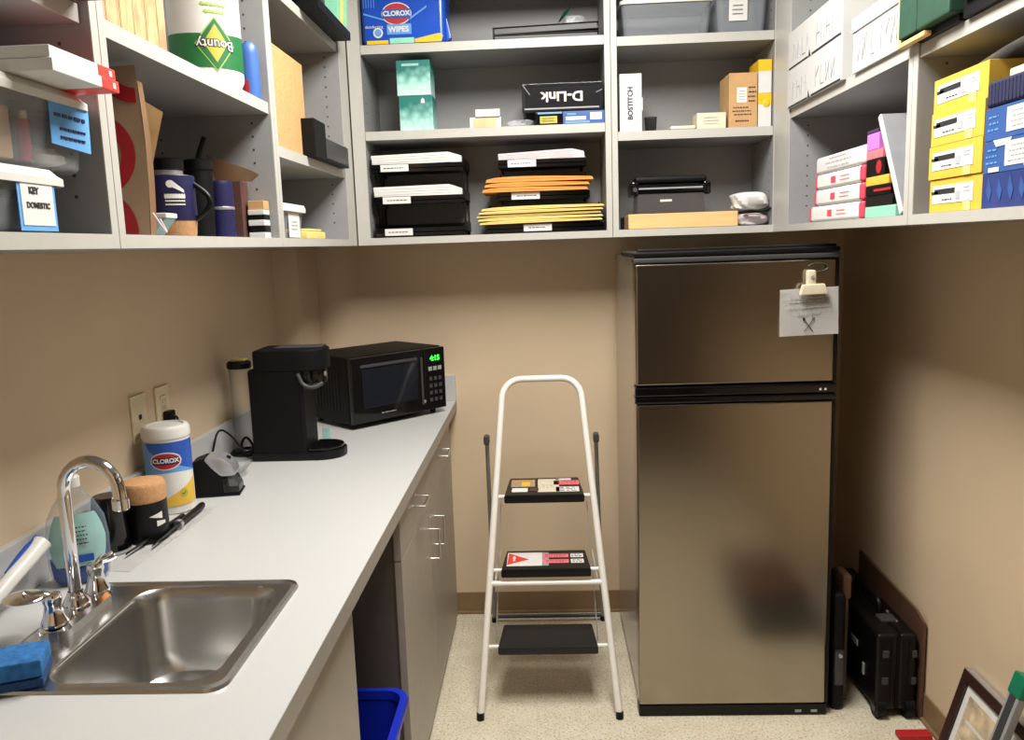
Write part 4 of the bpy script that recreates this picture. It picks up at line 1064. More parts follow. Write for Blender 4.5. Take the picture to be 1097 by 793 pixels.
# ------------------------------------------------------------------ left corner cabinet
t = thing('cork_board', 'tan cork board standing at the front of the corner cabinet', 'cork board', (-.688, 2.27, L3A))
part(MB().box(-.692, -.678, 2.124, 2.445, L3A+.0006, 2.058, m_corkb, .002), 'cork_sheet', t)
part(MB().box(-.696, -.6922, 2.126, 2.443, L3A+.0006, 2.056, m_card, .001), 'backing', t)
t = thing('black_carton', 'open black carton overhanging the shelf of the corner cabinet', 'carton', (-.77, 2.6, L3A))
zz = L3A+.0006
b = MB().box(-.92, -.640, 2.395, 2.52, zz, 1.903, m_blkm, .003).box(-.92, -.640, 2.52, 2.80, zz, zz+.006, m_blkm)
b.box(-.646, -.640, 2.52, 2.80, zz+.006, 1.862, m_dgrey, .001).box(-.92, -.914, 2.52, 2.80, zz+.006, 1.875, m_dgrey, .001).box(-.914, -.646, 2.794, 2.80, zz+.006, 1.868, m_dgrey, .001)
part(b, 'carton_body', t)
part(MB().box(-.91, -.65, 2.53, 2.79, 1.855, 1.866, m_card, .002), 'contents', t, 'brown cardboard insert')
t = thing('white_tub', 'small white lidded tub with paper label in the corner cabinet', 'tub', (-.75, 2.26, ZS))
b = loft(MB(), [rr2(-.82, -.688, 2.168, 2.362, .02, ZS+.0006), rr2(-.826, -.680, 2.160, 2.372, .022, ZS+.075)], m_clearg, True, True)
part(b, 'tub_body', t)
part(loft(MB(), [rr2(-.832, -.672, 2.150, 2.382, .025, ZS+.072), rr2(-.832, -.672, 2.150, 2.382, .025, ZS+.084), rr2(-.828, -.676, 2.155, 2.378, .022, ZS+.092)], m_white, True, True), 'lid', t)
part(MB().plate((-.6805, 2.27, ZS+.036), XRT, UPZ, .10, .066, m_paper).scrawl((-.6795, 2.27, ZS+.036), XRT, UPZ, .06, .03, m_inkg, 3), 'label', t, 'white paper label')
t = thing('yellow_pad', 'pale yellow pad stack lying right of the white tub', 'pad', (-.72, 2.5, ZS))
part(MB().box(-.78, -.682, 2.40, 2.60, ZS, ZS+.022, m_lemon, .004), 'lower_pad', t)
part(MB().box(-.775, -.685, 2.42, 2.57, ZS+.0222, ZS+.03, m_lemon, .003, M=None), 'upper_pad', t)
bk = [(-.95, -.612, 2.42, 2.815, .026, m_blkm, 'black book overhanging the cabinet edge, bottom of its stack'), (-.95, -.622, 2.44, 2.79, .008, m_kraft_l, 'thin tan pad lying second in the stack by the ceiling'),
      (-.95, -.648, 2.32, 2.72, .024, m_blkm, 'black binder, third in the stack of the corner cabinet'), (-.95, -.652, 2.26, 2.66, .026, m_dgrey, 'charcoal binder, fourth in the stack of the corner cabinet'),
      (-.95, -.655, 2.20, 2.60, .036, m_brownbook, 'brown book, fifth in the stack of the corner cabinet'), (-.95, -.658, 2.16, 2.56, .03, m_blkm, 'black album, topmost in the stack of the corner cabinet')]
z = L3B+.0006
for x0, x1, y0, y1, h, m, lb in bk:
    t = thing('book', lb, 'book', ((x0+x1)/2, (y0+y1)/2, z), group='books lying in the corner cabinet')
    part(MB().box(x0+.004, x1-.004, y0+.004, y1-.003, z+.002, z+h-.002, m_paper), 'pages', t)
    part(MB().box(x0, x1, y0, y1, z, z+.0025, m, .0008).box(x0, x1, y0, y1, z+h-.0025, z+h, m, .0008).box(x0, x1-.001, y0, y0+.003, z+.002, z+h-.002, m, .0008).box(x1-.003, x1, y0, y1, z+.002, z+h-.002, m, .0008), 'cover', t)
    z += h+.0004
for k, (m, y, lean) in enumerate(((m_mint, 2.735, .0), (m_mint, 2.752, .006), (m_lemon, 2.768, .0), (m_mint, 2.782, .006))):
    lb = ['mint folder nearest the books in the corner cabinet', 'second mint folder standing behind the stacked books', 'pale yellow folder between the mint folders', 'mint folder farthest into the cabinet corner'][k]
    z0 = L3B+.0006+.026+.008+.001
    b = MB().prism([(-.93, z0), (-.640+.008*k, z0), (-.628+.008*k, 2.43), (-.93, 2.43)], 'y', y, y+.0022, m).prism([(-.93, z0), (-.645+.008*k, z0), (-.635+.008*k, 2.42), (-.93, 2.42)], 'y', y+.003, y+.006, m_paper).prism([(-.93, z0), (-.640+.008*k, z0), (-.628+.008*k, 2.42), (-.93, 2.42)], 'y', y+.0068, y+.009, m)
    single(b, 'folder', lb, 'folder', (-.78, y, z0), group='folders standing in the corner cabinet')

# ------------------------------------------------------------------ back wall cabinet with letter trays
FR, FU = (1, 0, 0), (0, 0, 1)          # facing -y
t = thing('wipes_pack', 'blue soft pack of cleaning wipes on the top shelf', 'pack', (-.462, 3.05, T1))
x0, x1, yf = -.607, -.312, 2.972
b = MB().box(x0, x1, yf, 3.13, T1+.0006, T1+.2, m_wipeblue, .022, 4)
b.prism([(x1-.012, T1+.004), (x1+.016, T1+.02), (x1-.006, T1+.12)], 'y', yf+.02, yf+.05, m_wipeblue, .004)
part(b, 'pouch', t)
b = MB()
b.plate((x0+.055, yf-.0006, T1+.011), FR, FU, .075, .012, m_yellowp).plate((x0+.14, yf-.0008, T1+.014), FR, FU, .085, .018, m_mint)
b.prism([(x0+.185, T1+.006), (x1-.018, T1+.006), (x1-.012, T1+.026), (x1-.025, T1+.034), (x0+.185, T1+.018)], 'y', yf-.001, yf, m_yellowp)
b.prism([(x0+.01, T1+.103), (x0+.08, T1+.082), (x0+.08, T1+.087), (x0+.01, T1+.109)], 'y', yf-.001, yf, m_lblue).prism([(x0+.165, T1+.078), (x0+.23, T1+.12), (x0+.23, T1+.126), (x0+.165, T1+.085)], 'y', yf-.001, yf, m_lblue)
part(b, 'colour_print', t, 'yellow, teal and pale blue print')
b = MB()
def oval_plate(b, cx, cz, rx, rz, y, m, n=40): b.prism([(cx+rx*math.cos(2*math.pi*k/n), cz+rz*math.sin(2*math.pi*k/n)) for k in range(n)], 'y', y-.0008, y, m)
oval_plate(b, x0+.125, T1+.103, .052, .037, yf-.0002, m_white); oval_plate(b, x0+.125, T1+.103, .048, .034, yf-.0011, m_red)
b.plate((x0+.125, yf-.0021, T1+.103), FR, FU, .098, .030, m_blue).text('CLOROX', .0225, m_white, (x0+.125, yf-.0032, T1+.103), FR, FU, bold=.0009)
b.text('disinfecting', .014, m_white, (x0+.045, yf-.0012, T1+.062), FR, FU); 
oval_plate(b, x0+.058, T1+.042, .017, .017, yf-.0006, m_white); oval_plate(b, x0+.058, T1+.042, .012, .012, yf-.0016, m_lblue)
b.plate((x0+.132, yf-.0008, T1+.052), FR, FU, .085, .034, m_lblue).text('WIPES', .026, m_white, (x0+.13, yf-.0019, T1+.051), FR, FU, bold=.0008)
for k in range(5): b.plate((x0+.012+.009*k, yf-.0008, T1+.15), FR, FU, .002, .05, m_lblue)
part(b, 'emblem', t, 'red oval emblem with white lettering')
for k, (z0, z1, rot, lb) in enumerate(((T1+.0006, T1+.019, 0, 'black flat binder at the bottom on the top shelf'), (T1+.0196, T1+.044, R(-1.2), 'black flat binder lying on another, under the plastic bag'))):
    t = thing('binder', lb, 'binder', (.03, 3.07, z0), group='flat black binders on the top shelf')
    M = Matrix.Translation((-.152, 0, z0)) @ Matrix.Rotation(rot, 4, 'Y'); h = z1-z0
    b = MB().box(.0, .366, 2.968+.006*k, 3.2, 0, .0025, m_blk, .0008, M=M).box(0, .366, 2.968+.006*k, 3.2, h-.0025, h, m_blk, .0008, M=M).box(0, .003, 2.968+.006*k, 3.2, .002, h-.002, m_blk, M=M)
    part(b, 'cover', t)
    part(MB().box(.006, .36, 2.974+.006*k, 3.195, .003, h-.003, m_dgrey, M=M), 'pages', t)
z = T1+.054
t = thing('plastic_bag', 'small clear bag with green leaf lying on the black binders', 'bag', (.11, 3.05, z))
part(crum(.09, .17, 3.02, 3.09, z-.003, z+.035, m_bubble, .2, 8, 3), 'film', t)
part(MB().grid(lambda u, v: (.075+.045*v+.012*math.sin(math.pi*v)*(u-.5), 3.0+.012*(u-.5), z+.002+.055*v), 4, 8, m_cap, thick=.001), 'leaf', t, 'green leaf')
mt1, mt2 = tissue_mat('tissue_print_pale', .07), tissue_mat('tissue_print', .055)
for k, (x0, z0, m, lb) in enumerate(((-.489, M1+.0006, mt2, 'teal tissue carton, lower of the two'), (-.493, M1+.1196, mt1, 'teal tissue carton, upper of the two'))):
    t = thing('tissue_carton', lb, 'tissue carton', (x0+.059, 3.03, z0), group='teal tissue cartons')
    part(MB().box(-.059, .059, -.059, .059, 0, .1185, m, .002), 'carton', t, local=True)
    b = MB()
    b.prism([(.018, .092), (.032, .092), (.031, .104), (.025, .110), (.019, .104)], 'y', -.0602, -.0592, m_white) if k == 0 else b.plate((-.01, -.0593, .103), FR, FU, .06, .008, m_teal)
    part(b, 'printed_mark', t, local=True)
t = thing('small_carton', 'small open white carton standing mid-shelf', 'carton', (-.185, 3.02, M1))
z = M1+.0006
b = MB().box(-.243, -.133, 2.972, 3.07, z, z+.036, m_carton, .001)
part(b, 'carton_body', t)
part(MB().box(-.232, -.150, 2.9705, 2.9725, z+.002, z+.032, m_kraft_l), 'shaded_front', t, 'tan panel for the shaded front')  # tan panel paints the shadow on the white carton's front
part(MB().box(-.222, -.136, 2.965, 3.06, z+.0365, z+.062, m_carton, .002), 'lid', t)
single(crum(-.112, -.02, 2.985, 3.07, M1, M1+.028, m_bubble, .2, 8, 9), 'bubble_wrap', 'wad of clear bubble wrap left of the blue cartons', 'bubble wrap', (-.07, 3.03, M1))
bl = [(-.012, .082, M1+.0006, .044, m_blkg, 'black and yellow labelled carton under the network switch pack'), (.083, .228, M1+.0006, .044, m_cblue, 'blue carton with white labels under the network switch pack')]
for k, (x0, x1, z0, h, m, lb) in enumerate(bl):
    t = thing('network_carton', lb, 'carton', ((x0+x1)/2, 3.05, z0))
    part(MB().box(x0, x1, 2.968, 3.16, z0, z0+h, m, .0015), 'carton', t)
    b = MB()
    if k == 0: b.plate((x0+.045, 2.9678, z0+.018), FR, FU, .06, .024, m_gold).scrawl((x0+.045, 2.967, z0+.018), FR, FU, .05, .016, m_ink, 2).plate((x0+.05, 2.9678, z0+.04), FR, FU, .085, .005, m_lblue)
    else: b.plate((x0+.045, 2.9678, z0+.020), FR, FU, .07, .012, m_paper).plate((x0+.03, 2.9676, z0+.034), FR, FU, .03, .006, m_lblue).plate((x1-.03, 2.9678, z0+.026), FR, FU, .04, .024, m_paper).plate((x0+.05, 2.9678, z0+.007), FR, FU, .085, .008, m_lblue)
    part(b, 'label', t)
t = thing('network_switch_pack', 'black and clear network device pack lying upside down', 'pack', (.085, 3.05, M1+.045))
z0 = M1+.0456
part(MB().box(-.048, .215, 2.990, 3.16, z0+.004, z0+.088, m_blkm, .004), 'device_box', t)
b = MB().box(-.058, .224, 2.974, 3.17, z0, z0+.098, m_smoke, .004)
part(b, 'clear_sleeve', t, 'clear plastic sleeve')
b = MB().text('D-Link', .046, m_white, (.083, 2.9725, z0+.052), FR, FU, bold=.0012, flip=True, wide=1.15)
b.tube([(-.055, 2.973, z0+.094), (-.03, 2.973, z0+.06)], .0016, m_grey, 6).tube([(.222, 2.973, z0+.07), (.20, 2.973, z0+.06)], .0016, m_grey, 6)
b.plate((.08, 2.9735, z0+.012), FR, FU, .26, .005, m_grey)
part(b, 'lettering', t, 'white upside-down lettering')

# letter trays and their papers
def tray(label, x0, x1, z0, group, hgt=.112, lab=0, low=False):
    wz = .031 if low else .05
    t = thing('letter_tray', label, 'letter tray', ((x0+x1)/2, 3.08, z0), group=group)
    y0, y1 = 2.972, 3.225
    b = MB().box(x0, x1, y0, y1, z0+.014, z0+.019, m_blk, .001)
    b.box(x0, x1, y0, y0+.004, z0+.004, z0+.032, m_blkg, .001).box(x0, x1, y1-.004, y1, z0+.014, z0+.05, m_blk, .001)
    part(b, 'tray_body', t)
    for x in (x0, x1-.004): part(MB().box(x, x+.004, y0+.004, y1-.004, z0+.014, z0+wz, m_blk, .001), 'side_wall', t)
    for x in (x0+.002, x1-.012):
        for y in (y0+.02, y1-.03): part(MB().box(x, x+.010, y, y+.012, z0, z0+.016, m_blk, .001), 'support_post', t)
    for x in (x0, x1-.005):
        if hgt and low: part(MB().box(x, x+.005, y1-.024, y1-.006, z0+wz, z0+hgt, m_blk, .001), 'riser', t)
        elif hgt: part(MB().box(x, x+.005, y0+.04, y0+.06, z0+.05, z0+hgt, m_blk, .001).box(x, x+.005, y1-.06, y1-.04, z0+.05, z0+hgt, m_blk, .001), 'riser', t)
    part(MB().plate((x0+.085+lab, y0-.0004, z0+.018), FR, FU, .10, .024, m_paper, .0008).scrawl((x0+.085+lab, y0-.0014, z0+.018), FR, FU, .08, .01, m_dgrey, 1, t=.0005), 'label', t, 'white paper label')
    return t
def papers(label, x0, x1, z0, h, m, droop=0.0, cat='paper stack', lift=0.0):
    def top(u, v): return 0
    b = MB()
    y0, y1 = 2.980, 3.215
    poly = []
    n = 14
    lowr = [(x0+(x1-x0)*k/n, z0 + lift*(k/n) - (droop*max(0, (k/n-.86)/.14)**2)) for k in range(n+1)]
    b.prism(lowr + [(p[0]-.003, p[1]+h*(1-.35*max(0, (i/n-.86)/.14))) for i, p in list(enumerate(lowr))[::-1]], 'y', y0, y1, m)
    for k in range(1, 5): b.prism([(x0+.004*(k % 2), z0+h*k/5), (x1-.04, z0+h*k/5+lift*.9), (x1-.04, z0+h*k/5+lift*.9+.0008), (x0+.004*(k % 2), z0+h*k/5+.0008)], 'y', y0-.0015, y0, m)
    return single(b, 'paper_stack', label, cat, ((x0+x1)/2, 3.1, z0))
gl = 'letter trays stacked on the left'
lz = (B1+.0006, B1+.1128, B1+.2250)
tray('black empty letter tray, bottom of the left stack', -.598, -.274, lz[0], gl, .112)
tray('black letter tray, middle of the left stack', -.600, -.274, lz[1], gl, .112)
tray('black letter tray, topmost of the left stack', -.602, -.272, lz[2], gl, 0)
papers('white paper stack in the middle tray of the left stack', -.5955, -.279, lz[1]+.0196, .046, m_paper, .0, lift=.004)
papers('white paper stack in the topmost tray of the left stack', -.5975, -.277, lz[2]+.0196, .044, m_paper, .0, lift=.006)
gr = 'letter trays stacked on the right'
tray('black letter tray under the yellow envelopes, right stack', -.200, .222, lz[0], gr, .112, .10, True)
tray('black letter tray under the orange envelopes, right stack', -.155, .172, lz[1], gr, .112, .015, True)
tray('black letter tray, topmost of the right stack', -.150, .162, lz[2], gr, 0, .0, True)
papers('pale pinkish paper stack in the topmost tray of the right stack', -.1455, .157, lz[2]+.0196, .034, m_pinkpaper, 0, lift=.012)
def envelope(label, x0, x1, z0, z1, h, m, group, k):
    n = 12; rnd = random.Random(k*7+3); am = rnd.uniform(-.0004, .0004)
    y0 = 2.958+.004*(k % 3)
    lo = [(x0+(x1-x0)*i/n, z0+(z1-z0)*i/n+am*math.sin(math.pi*i/n)) for i in range(n+1)]
    hi = [(p[0]+(.004 if i == 0 else -.006 if i == n else 0), p[1]+h*.93*(.55+.45*math.sin(math.pi*min(1, max(0, i/n))**.6))) for i, p in enumerate(lo)]
    t = thing('envelope', label, 'envelope', ((x0+x1)/2, 3.08, z0), group=group)
    part(MB().prism(lo+hi[::-1], 'y', y0, 3.19, m), 'envelope_body', t)
    part(MB().prism([(x0+.02, lo[1][1]+h*.45), (x1-.02, lo[-2][1]+h*.45), (x1-.02, lo[-2][1]+h*.45+.0012), (x0+.02, lo[1][1]+h*.45+.0012)], 'y', y0-.0012, y0, m), 'flap_edge', t)
zo = lz[1]+.0328
e = [(-.208, .166, 0, .0, .017), (-.200, .172, .0175, .0175, .016), (-.195, .186, .0340, .0345, .020)]
no = ['orange envelope, bottom of the orange pile', 'orange envelope, middle of the orange pile', 'orange envelope, topmost of the orange pile']
for k, (x0, x1, a, bb, h) in enumerate(e): envelope(no[k], x0, x1, zo+a, zo+bb, h, m_orange, 'orange envelopes in the right trays', k)
zy = lz[0]+.0328
e = [(-.222, .215, .0, .006, .013), (-.228, .218, .0135, .0195, .013), (-.232, .212, .027, .033, .012), (-.225, .218, .0395, .0455, .012), (-.215, .222, .052, .058, .014)]
ny = ['yellow envelope, bottom of the yellow pile', 'yellow envelope, second from the bottom of the yellow pile', 'yellow envelope, middle of the yellow pile', 'yellow envelope, second from the top of the yellow pile', 'yellow envelope, topmost of the yellow pile']
for k, (x0, x1, a, bb, h) in enumerate(e): envelope(ny[k], x0, x1, zy+a*.92, zy+bb*.92, h*.9, m_manila, 'yellow envelopes in the right trays', k+3)

# ------------------------------------------------------------------ cabinet over the fridge
for x0, x1, h, lb, rim in ((.288, .602, .112, 'wide clear storage bin with white rim on the top shelf', m_white), (.610, .792, .15, 'narrow clear storage bin with a paper label on the top shelf', m_clearg)):
    t = thing('storage_bin', lb, 'storage bin', ((x0+x1)/2, 3.07, T2))
    z0 = T2+.0006
    def ring_(i, z): return rr2(x0+i, x1-i, 2.972+i, 3.17-i, .02, z)
    part(loft(MB(), [ring_(.016, z0), ring_(.013, z0+.005), ring_(.003, z0+h), ring_(.006, z0+h), ring_(.016, z0+.006)], m_clearg, True, True), 'bin_body', t)
    part(loft(MB(), [ring_(.002, z0+h-.004), ring_(-.002, z0+h-.004), ring_(-.002, z0+h+.008), ring_(.01, z0+h+.014)], rim, False, True), 'lid', t)
    if x0 > .5: part(MB().plate((.687, 2.9765, z0+.075), FR, (0, -.07, 1), .062, .07, m_paper).scrawl((.687, 2.9755, z0+.075), FR, (0, -.07, 1), .04, .04, m_dgrey, 3, t=.0006), 'label', t, 'white printed label')
z0 = M2+.0006
t = thing('stapler_carton', 'tall white carton with vertical lettering at the shelf end', 'carton', (.315, 3.03, M2))
part(MB().box(.281, .357, 2.968, 3.10, z0, z0+.194, m_carton, .0015).box(.3565, .362, 2.975, 3.0, z0+.07, z0+.115, m_carton, .002), 'carton', t)
part(MB().text('BOSTITCH', .0235, m_navy, (.318, 2.9676, z0+.095), (0, 0, 1), (-1, 0, 0), bold=.0009), 'lettering', t, 'dark vertical lettering')
t = thing('clip_cup', 'small clear cup of dark clips right of the white carton', 'cup', (.392, 3.0, M2))
c = (.391, 3.0, z0)
part(MB().lathe([(0, .0005), (.019, .0005), (.022, .05), (.0205, .05), (.018, .003), (0, .003)], m_smoke, c), 'cup_body', t)
part(MB().lathe([(0, .004), (.0175, .004), (.019, .03), (.010, .036), (0, .033)], m_blkm, c), 'clips', t, 'dark clips', kind='stuff')
t = thing('white_pouch', 'flat white pouch lying left of the small white carton', 'pouch', (.497, 3.0, M2))
part(MB().box(.455, .543, 2.968, 3.05, z0, z0+.014, m_cream, .006, 3), 'pouch_body', t)
t = thing('white_carton', 'small white carton leaning by the brown carton', 'carton', (.597, 3.02, M2))
part(MB().box(.547, .647, 2.970, 3.06, z0, z0+.054, m_cream, .002), 'carton', t)
part(MB().scrawl((.597, 2.9695, z0+.028), FR, FU, .06, .03, m_inkg, 3), 'printing', t)
t = thing('brown_carton', 'upright brown carton with white sticker over the fridge', 'carton', (.703, 3.04, M2))
part(MB().box(.656, .753, 2.968, 3.12, z0, z0+.182, m_card, .0015), 'carton', t)
b = MB().plate((.700, 2.9678, z0+.108), FR, FU, .034, .05, m_paper).scrawl((.700, 2.967, z0+.108), FR, FU, .025, .035, m_inkg, 4)
b.scrawl((.735, 2.9676, z0+.11), FR, FU, .028, .06, m_ink, 4, k=4).scrawl((.70, 2.9676, z0+.055), FR, FU, .07, .035, m_brownbook, 3).scrawl((.70, 2.9676, z0+.022), FR, FU, .05, .015, m_brownbook, 1)
part(b, 'sticker', t, 'white sticker and dark print')
for k, (a, lb) in enumerate(((0, 'white carton with yellow stripe, lower of the pair by the side panel'), (.112, 'white carton with yellow stripe, upper of the pair by the side panel'))):
    t = thing('tape_carton', lb, 'carton', (.779, 3.04, z0+a), group='yellow striped cartons over the fridge')
    part(MB().box(.757, .802, 2.972, 3.10, z0+a, z0+a+.111, m_carton, .0015), 'carton', t)
    b = MB().box(.7565, .8025, 2.9715, 3.1005, z0+a+(.075 if k == 0 else .073), z0+a+.1114, m_yellowp, .001)
    if k == 0: b.ball((.785, 2.972, z0+.078), .013, .004, .013, m_yellowp)
    part(b, 'stripe', t, 'yellow end')
z0 = B1+.0006
t = thing('wooden_block', 'long pale wooden block lying under the hole punch', 'block', (.495, 3.06, B1))
part(MB().box(.306, .690, 2.966, 3.16, z0, z0+.052, m_wood, .003), 'block_body', t)
part(MB().box(.294, .3055, 2.985, 3.14, z0, z0+.045, m_woodd, .002), 'end_cap', t, 'darker brown end')
t = thing('hole_punch', 'black hole punch on a clear tray over the fridge', 'hole punch', (.455, 3.05, z0+.052))
z1 = z0+.0526
part(MB().box(.340, .577, 2.985, 3.12, z1, z1+.068, m_tray, .003), 'chip_tray', t, 'clear chip tray')
part(MB().box(.42, .462, 2.9835, 2.9855, z1+.040, z1+.048, m_white, .001), 'tray_label', t)
b = MB().box(.325, .592, 2.982, 3.10, z1+.069, z1+.10, m_blkg, .008).box(.318, .345, 2.978, 3.11, z1+.062, z1+.112, m_blkg, .008).box(.572, .599, 2.978, 3.11, z1+.062, z1+.108, m_blkg, .008)
part(b, 'punch_body', t)
part(MB().box(.335, .586, 2.99, 3.08, z1+.106, z1+.13, m_blkm, .009, M=None), 'lever', t)
part(MB().box(.345, .57, 2.9795, 2.983, z1+.084, z1+.09, m_grey, .001).cyl((.332, 2.9765, z1+.085), (.332, 2.98, z1+.085), .008, m_dgrey, seg=14), 'guide_rail', t)
t = thing('plastic_bag', 'crumpled white plastic bag at the right end over the fridge', 'bag', (.745, 3.04, B1))
part(crum(.682, .803, 2.965, 3.12, z0+.055, z0+.118, m_paper, .3, 14, 5), 'upper_fold', t)
part(crum(.692, .803, 2.972, 3.12, z0, z0+.044, m_pinkpaper, .25, 12, 6), 'lower_fold', t)
part(MB().tube([(.691, 2.967, z0+.048), (.73, 2.963, z0+.052), (.77, 2.964, z0+.047), (.803, 2.968, z0+.058)], .005, m_blk, 8, 2).tube([(.693, 2.975, z0+.044), (.75, 2.97, z0+.046), (.80, 2.972, z0+.050)], .004, m_blk, 8, 2), 'black_strap', t, 'black strap')

# ------------------------------------------------------------------ right cabinets
WR, WU = (0, -1, 0), (0, 0, 1)         # facing -x: right is -y
def file_box(label, y0, y1, z0, z1, notch, lid=False):
    t = thing('file_box', label, 'file box', (.95, (y0+y1)/2, z0), group='white file boxes on the right shelf')
    x0 = .799
    h = z1-z0
    if lid:
        part(MB().box(x0+.004, 1.13, y0+.004, y1-.004, z0, z1-.028, m_filebox, .0015), 'box_body', t)
        part(MB().box(x0, 1.134, y0, y1, z1-.034, z1, m_filebox, .0015), 'lid', t)
    else:
        part(MB().box(x0, 1.13, y0, y1, z0, z1, m_filebox, .0015), 'box_body', t)
    if notch:
        b = MB().box(x0-.0006, x0+.001, y1-.20, y1-.012, z0+.0005, z0+.005, m_ink).box(x0-.0006, x0+.001, y0+.01, y1-.235, z0+.0005, z0+.006, m_ink)
        b.prism([(y1-.225, z0), (y1-.205, z0), (y1-.212, z0+.022)], 'x', x0-.0008, x0+.001, m_ink)
        part(b, 'flap_gap', t, 'dark flap gap')
    xs = x0+(.0034 if lid else -.0006)
    b = MB(); rnd = random.Random(int(y0*1000+z0*100))
    n = 9; w = (y1-y0)*.8/n
    for k in range(n):
        if k == 4: continue
        yy = y1-(y1-y0)*.12-k*w; zc = z0+h*.40; hh = h*.22
        p = [V((xs, yy, zc-hh)), V((xs, yy-rnd.uniform(-.1, .2)*w, zc+hh))]; q = [V((xs, yy-.1*w, zc+hh*rnd.choice((1, -1, .1)))), V((xs, yy-.65*w, zc+hh*rnd.choice((1, -1, .2))))]
        b.tube(p, .0012, m_pencil, 6).tube(q, .0012, m_pencil, 6)
        if rnd.random() < .6: b.tube([q[1], V((xs, yy-.6*w, zc-hh))], .0012, m_pencil, 6)
    part(b, 'handwriting', t, 'faint grey handwriting')
file_box('white file box, lower one of the stack of two', 2.287, 2.774, R1S+.0006, 2.045, True)
file_box('white file box, upper one of the stack of two', 2.290, 2.772, 2.0456, 2.158, True)
file_box('white lidded file box beside the green cloth box', 1.905, 2.225, R1S+.0006, 2.062, False, True)
t = thing('green_box', 'green cloth box with tan wooden frame jutting from the shelf', 'box', (.88, 1.78, R2S))
z0 = R2S+.0006
b = MB().box(.782, .798, 1.885, 1.903, z0, z0+.26, m_wood, .002).box(.782, .798, 1.775, 1.885, z0, z0+.010, m_wood, .002)
part(b, 'wooden_frame', t, 'tan wooden frame')
part(MB().box(.778, 1.05, 1.665, 1.850, z0+.0145, z0+.25, m_dgreen, .006).box(.776, .798, 1.80, 1.884, z0+.0145, z0+.25, m_dgreen, .003), 'cloth_body', t)
part(MB().box(.80, 1.045, 1.67, 1.845, z0, z0+.0142, m_blk), 'dark_base', t)
zz = R2S+.0006
for k, (h, m, lb, xx) in enumerate(((.030, m_blkm, 'black binder, bottom of the pile beside the green box', .80), (.026, m_dgrey, 'charcoal binder, second in the pile beside the green box', .79), (.030, m_blk, 'black binder, third in the pile beside the green box', .80), (.04, m_brownbook, 'brown binder on top of the pile beside the green box', .81))):
    t = thing('binder', lb, 'binder', (.95, 1.4, zz), group='binders piled at the far right')
    part(MB().box(xx, 1.10, 1.16, 1.655-.01*k, zz, zz+.003, m, .001).box(xx, 1.10, 1.16, 1.655-.01*k, zz+h-.003, zz+h, m, .001).box(xx, xx+.004, 1.16, 1.655-.01*k, zz+.002, zz+h-.002, m, .001), 'cover', t)
    part(MB().box(xx+.006, 1.09, 1.165, 1.649-.01*k, zz+.0035, zz+h-.0035, m_grey), 'pages', t)
    if k == 1: part(MB().cyl((xx-.001, 1.545, zz+.013), (xx+.001, 1.545, zz+.013), .006, m_silver, seg=14), 'rivet', t, 'silver rivet')
    zz += h+.0004
# tissue packs
def pack(label, y0, y1, z0, z1, pink, k, tilt=0.0):
    t = thing('tissue_pack', label, 'tissue pack', (.92, (y0+y1)/2, z0), group='white and pink tissue packs')
    M = Matrix.Translation((.83, y1, z0)) @ Matrix.Rotation(tilt, 4, 'X') @ Matrix.Translation((-.83, -y1, -z0))
    part(MB().box(.824, 1.06, y0, y1, z0, z1, m_paper if k else m_carton, .010, 3, M=M), 'wrap', t)
    b = MB(); ym, zm = (y0+y1)/2, (z0+z1)/2
    if pink:
        for a in (y0-.001, y1-.026): b.box(.8232, 1.061, a, a+.027, z0+.0004, z1-.0004, m_pink, .008, 3, M=M)
        b.plate((.8236, ym+.03, zm), WR, WU, .035, .018, m_pink, .0006).scrawl((.8236, ym-.06, zm), WR, WU, .08, .02, m_salmon, 2, t=.0006)
    else:
        o = M @ V((.8236, ym, zm-.004)); b.scrawl(o, WR, WU, .20, .026, m_inkg, 2, t=.0006); o = M @ V((.8236, ym, zm+.014)); b.scrawl(o, WR, WU, .14, .008, m_salmon, 1, t=.0006)
    part(b, 'pink_print', t, 'pink print')
zr = ZB+.0006
pack('white and pink tissue pack, bottom of the pile', 2.185, 2.61, zr, zr+.046, True, 1)
pack('white and pink tissue pack, second from the bottom of the pile', 2.185, 2.565, zr+.0464, zr+.093, True, 2)
pack('white and pink tissue pack, third from the bottom of the pile', 2.185, 2.560, zr+.0934, zr+.137, True, 3)
pack('white grey-printed tissue pack, topmost of the pile', 2.185, 2.555, zr+.1374, zr+.187, False, 0)
cols = [(m_mint, .027, 'mint green carton, bottom of the coloured pile'), (m_blk, .026, 'black carton above the mint carton'), (m_blkm, .024, 'black carton with red print under the amber carton'), (m_yellow, .022, 'amber carton in the middle of the coloured pile'), (m_blk, .042, 'black carton with a red disc on its end'), (m_salmon, .022, 'salmon pink carton under the lilac carton'), (m_purple, .040, 'lilac carton near the top of the pile'), (m_plum, .009, 'thin dark plum carton on top of the pile')]
z = zr
for k, (m, h, lb) in enumerate(cols):
    t = thing('coloured_carton', lb, 'carton', (.93, 2.07, z), group='coloured cartons beside the tissue packs')
    y0 = 1.966+.60*(z+h-zr)
    part(MB().box(.824, 1.02, y0, 2.165, z, z+h, m, .002), 'carton', t)
    if k == 4: part(MB().cyl((.8232, 2.085, z+h/2), (.8245, 2.085, z+h/2), .016, m_red, seg=24), 'red_disc', t, 'dark red disc')
    if k == 2: part(MB().plate((.8236, 2.06, z+h/2), WR, WU, .1, .006, m_red), 'red_print', t)
    z += h+.0004
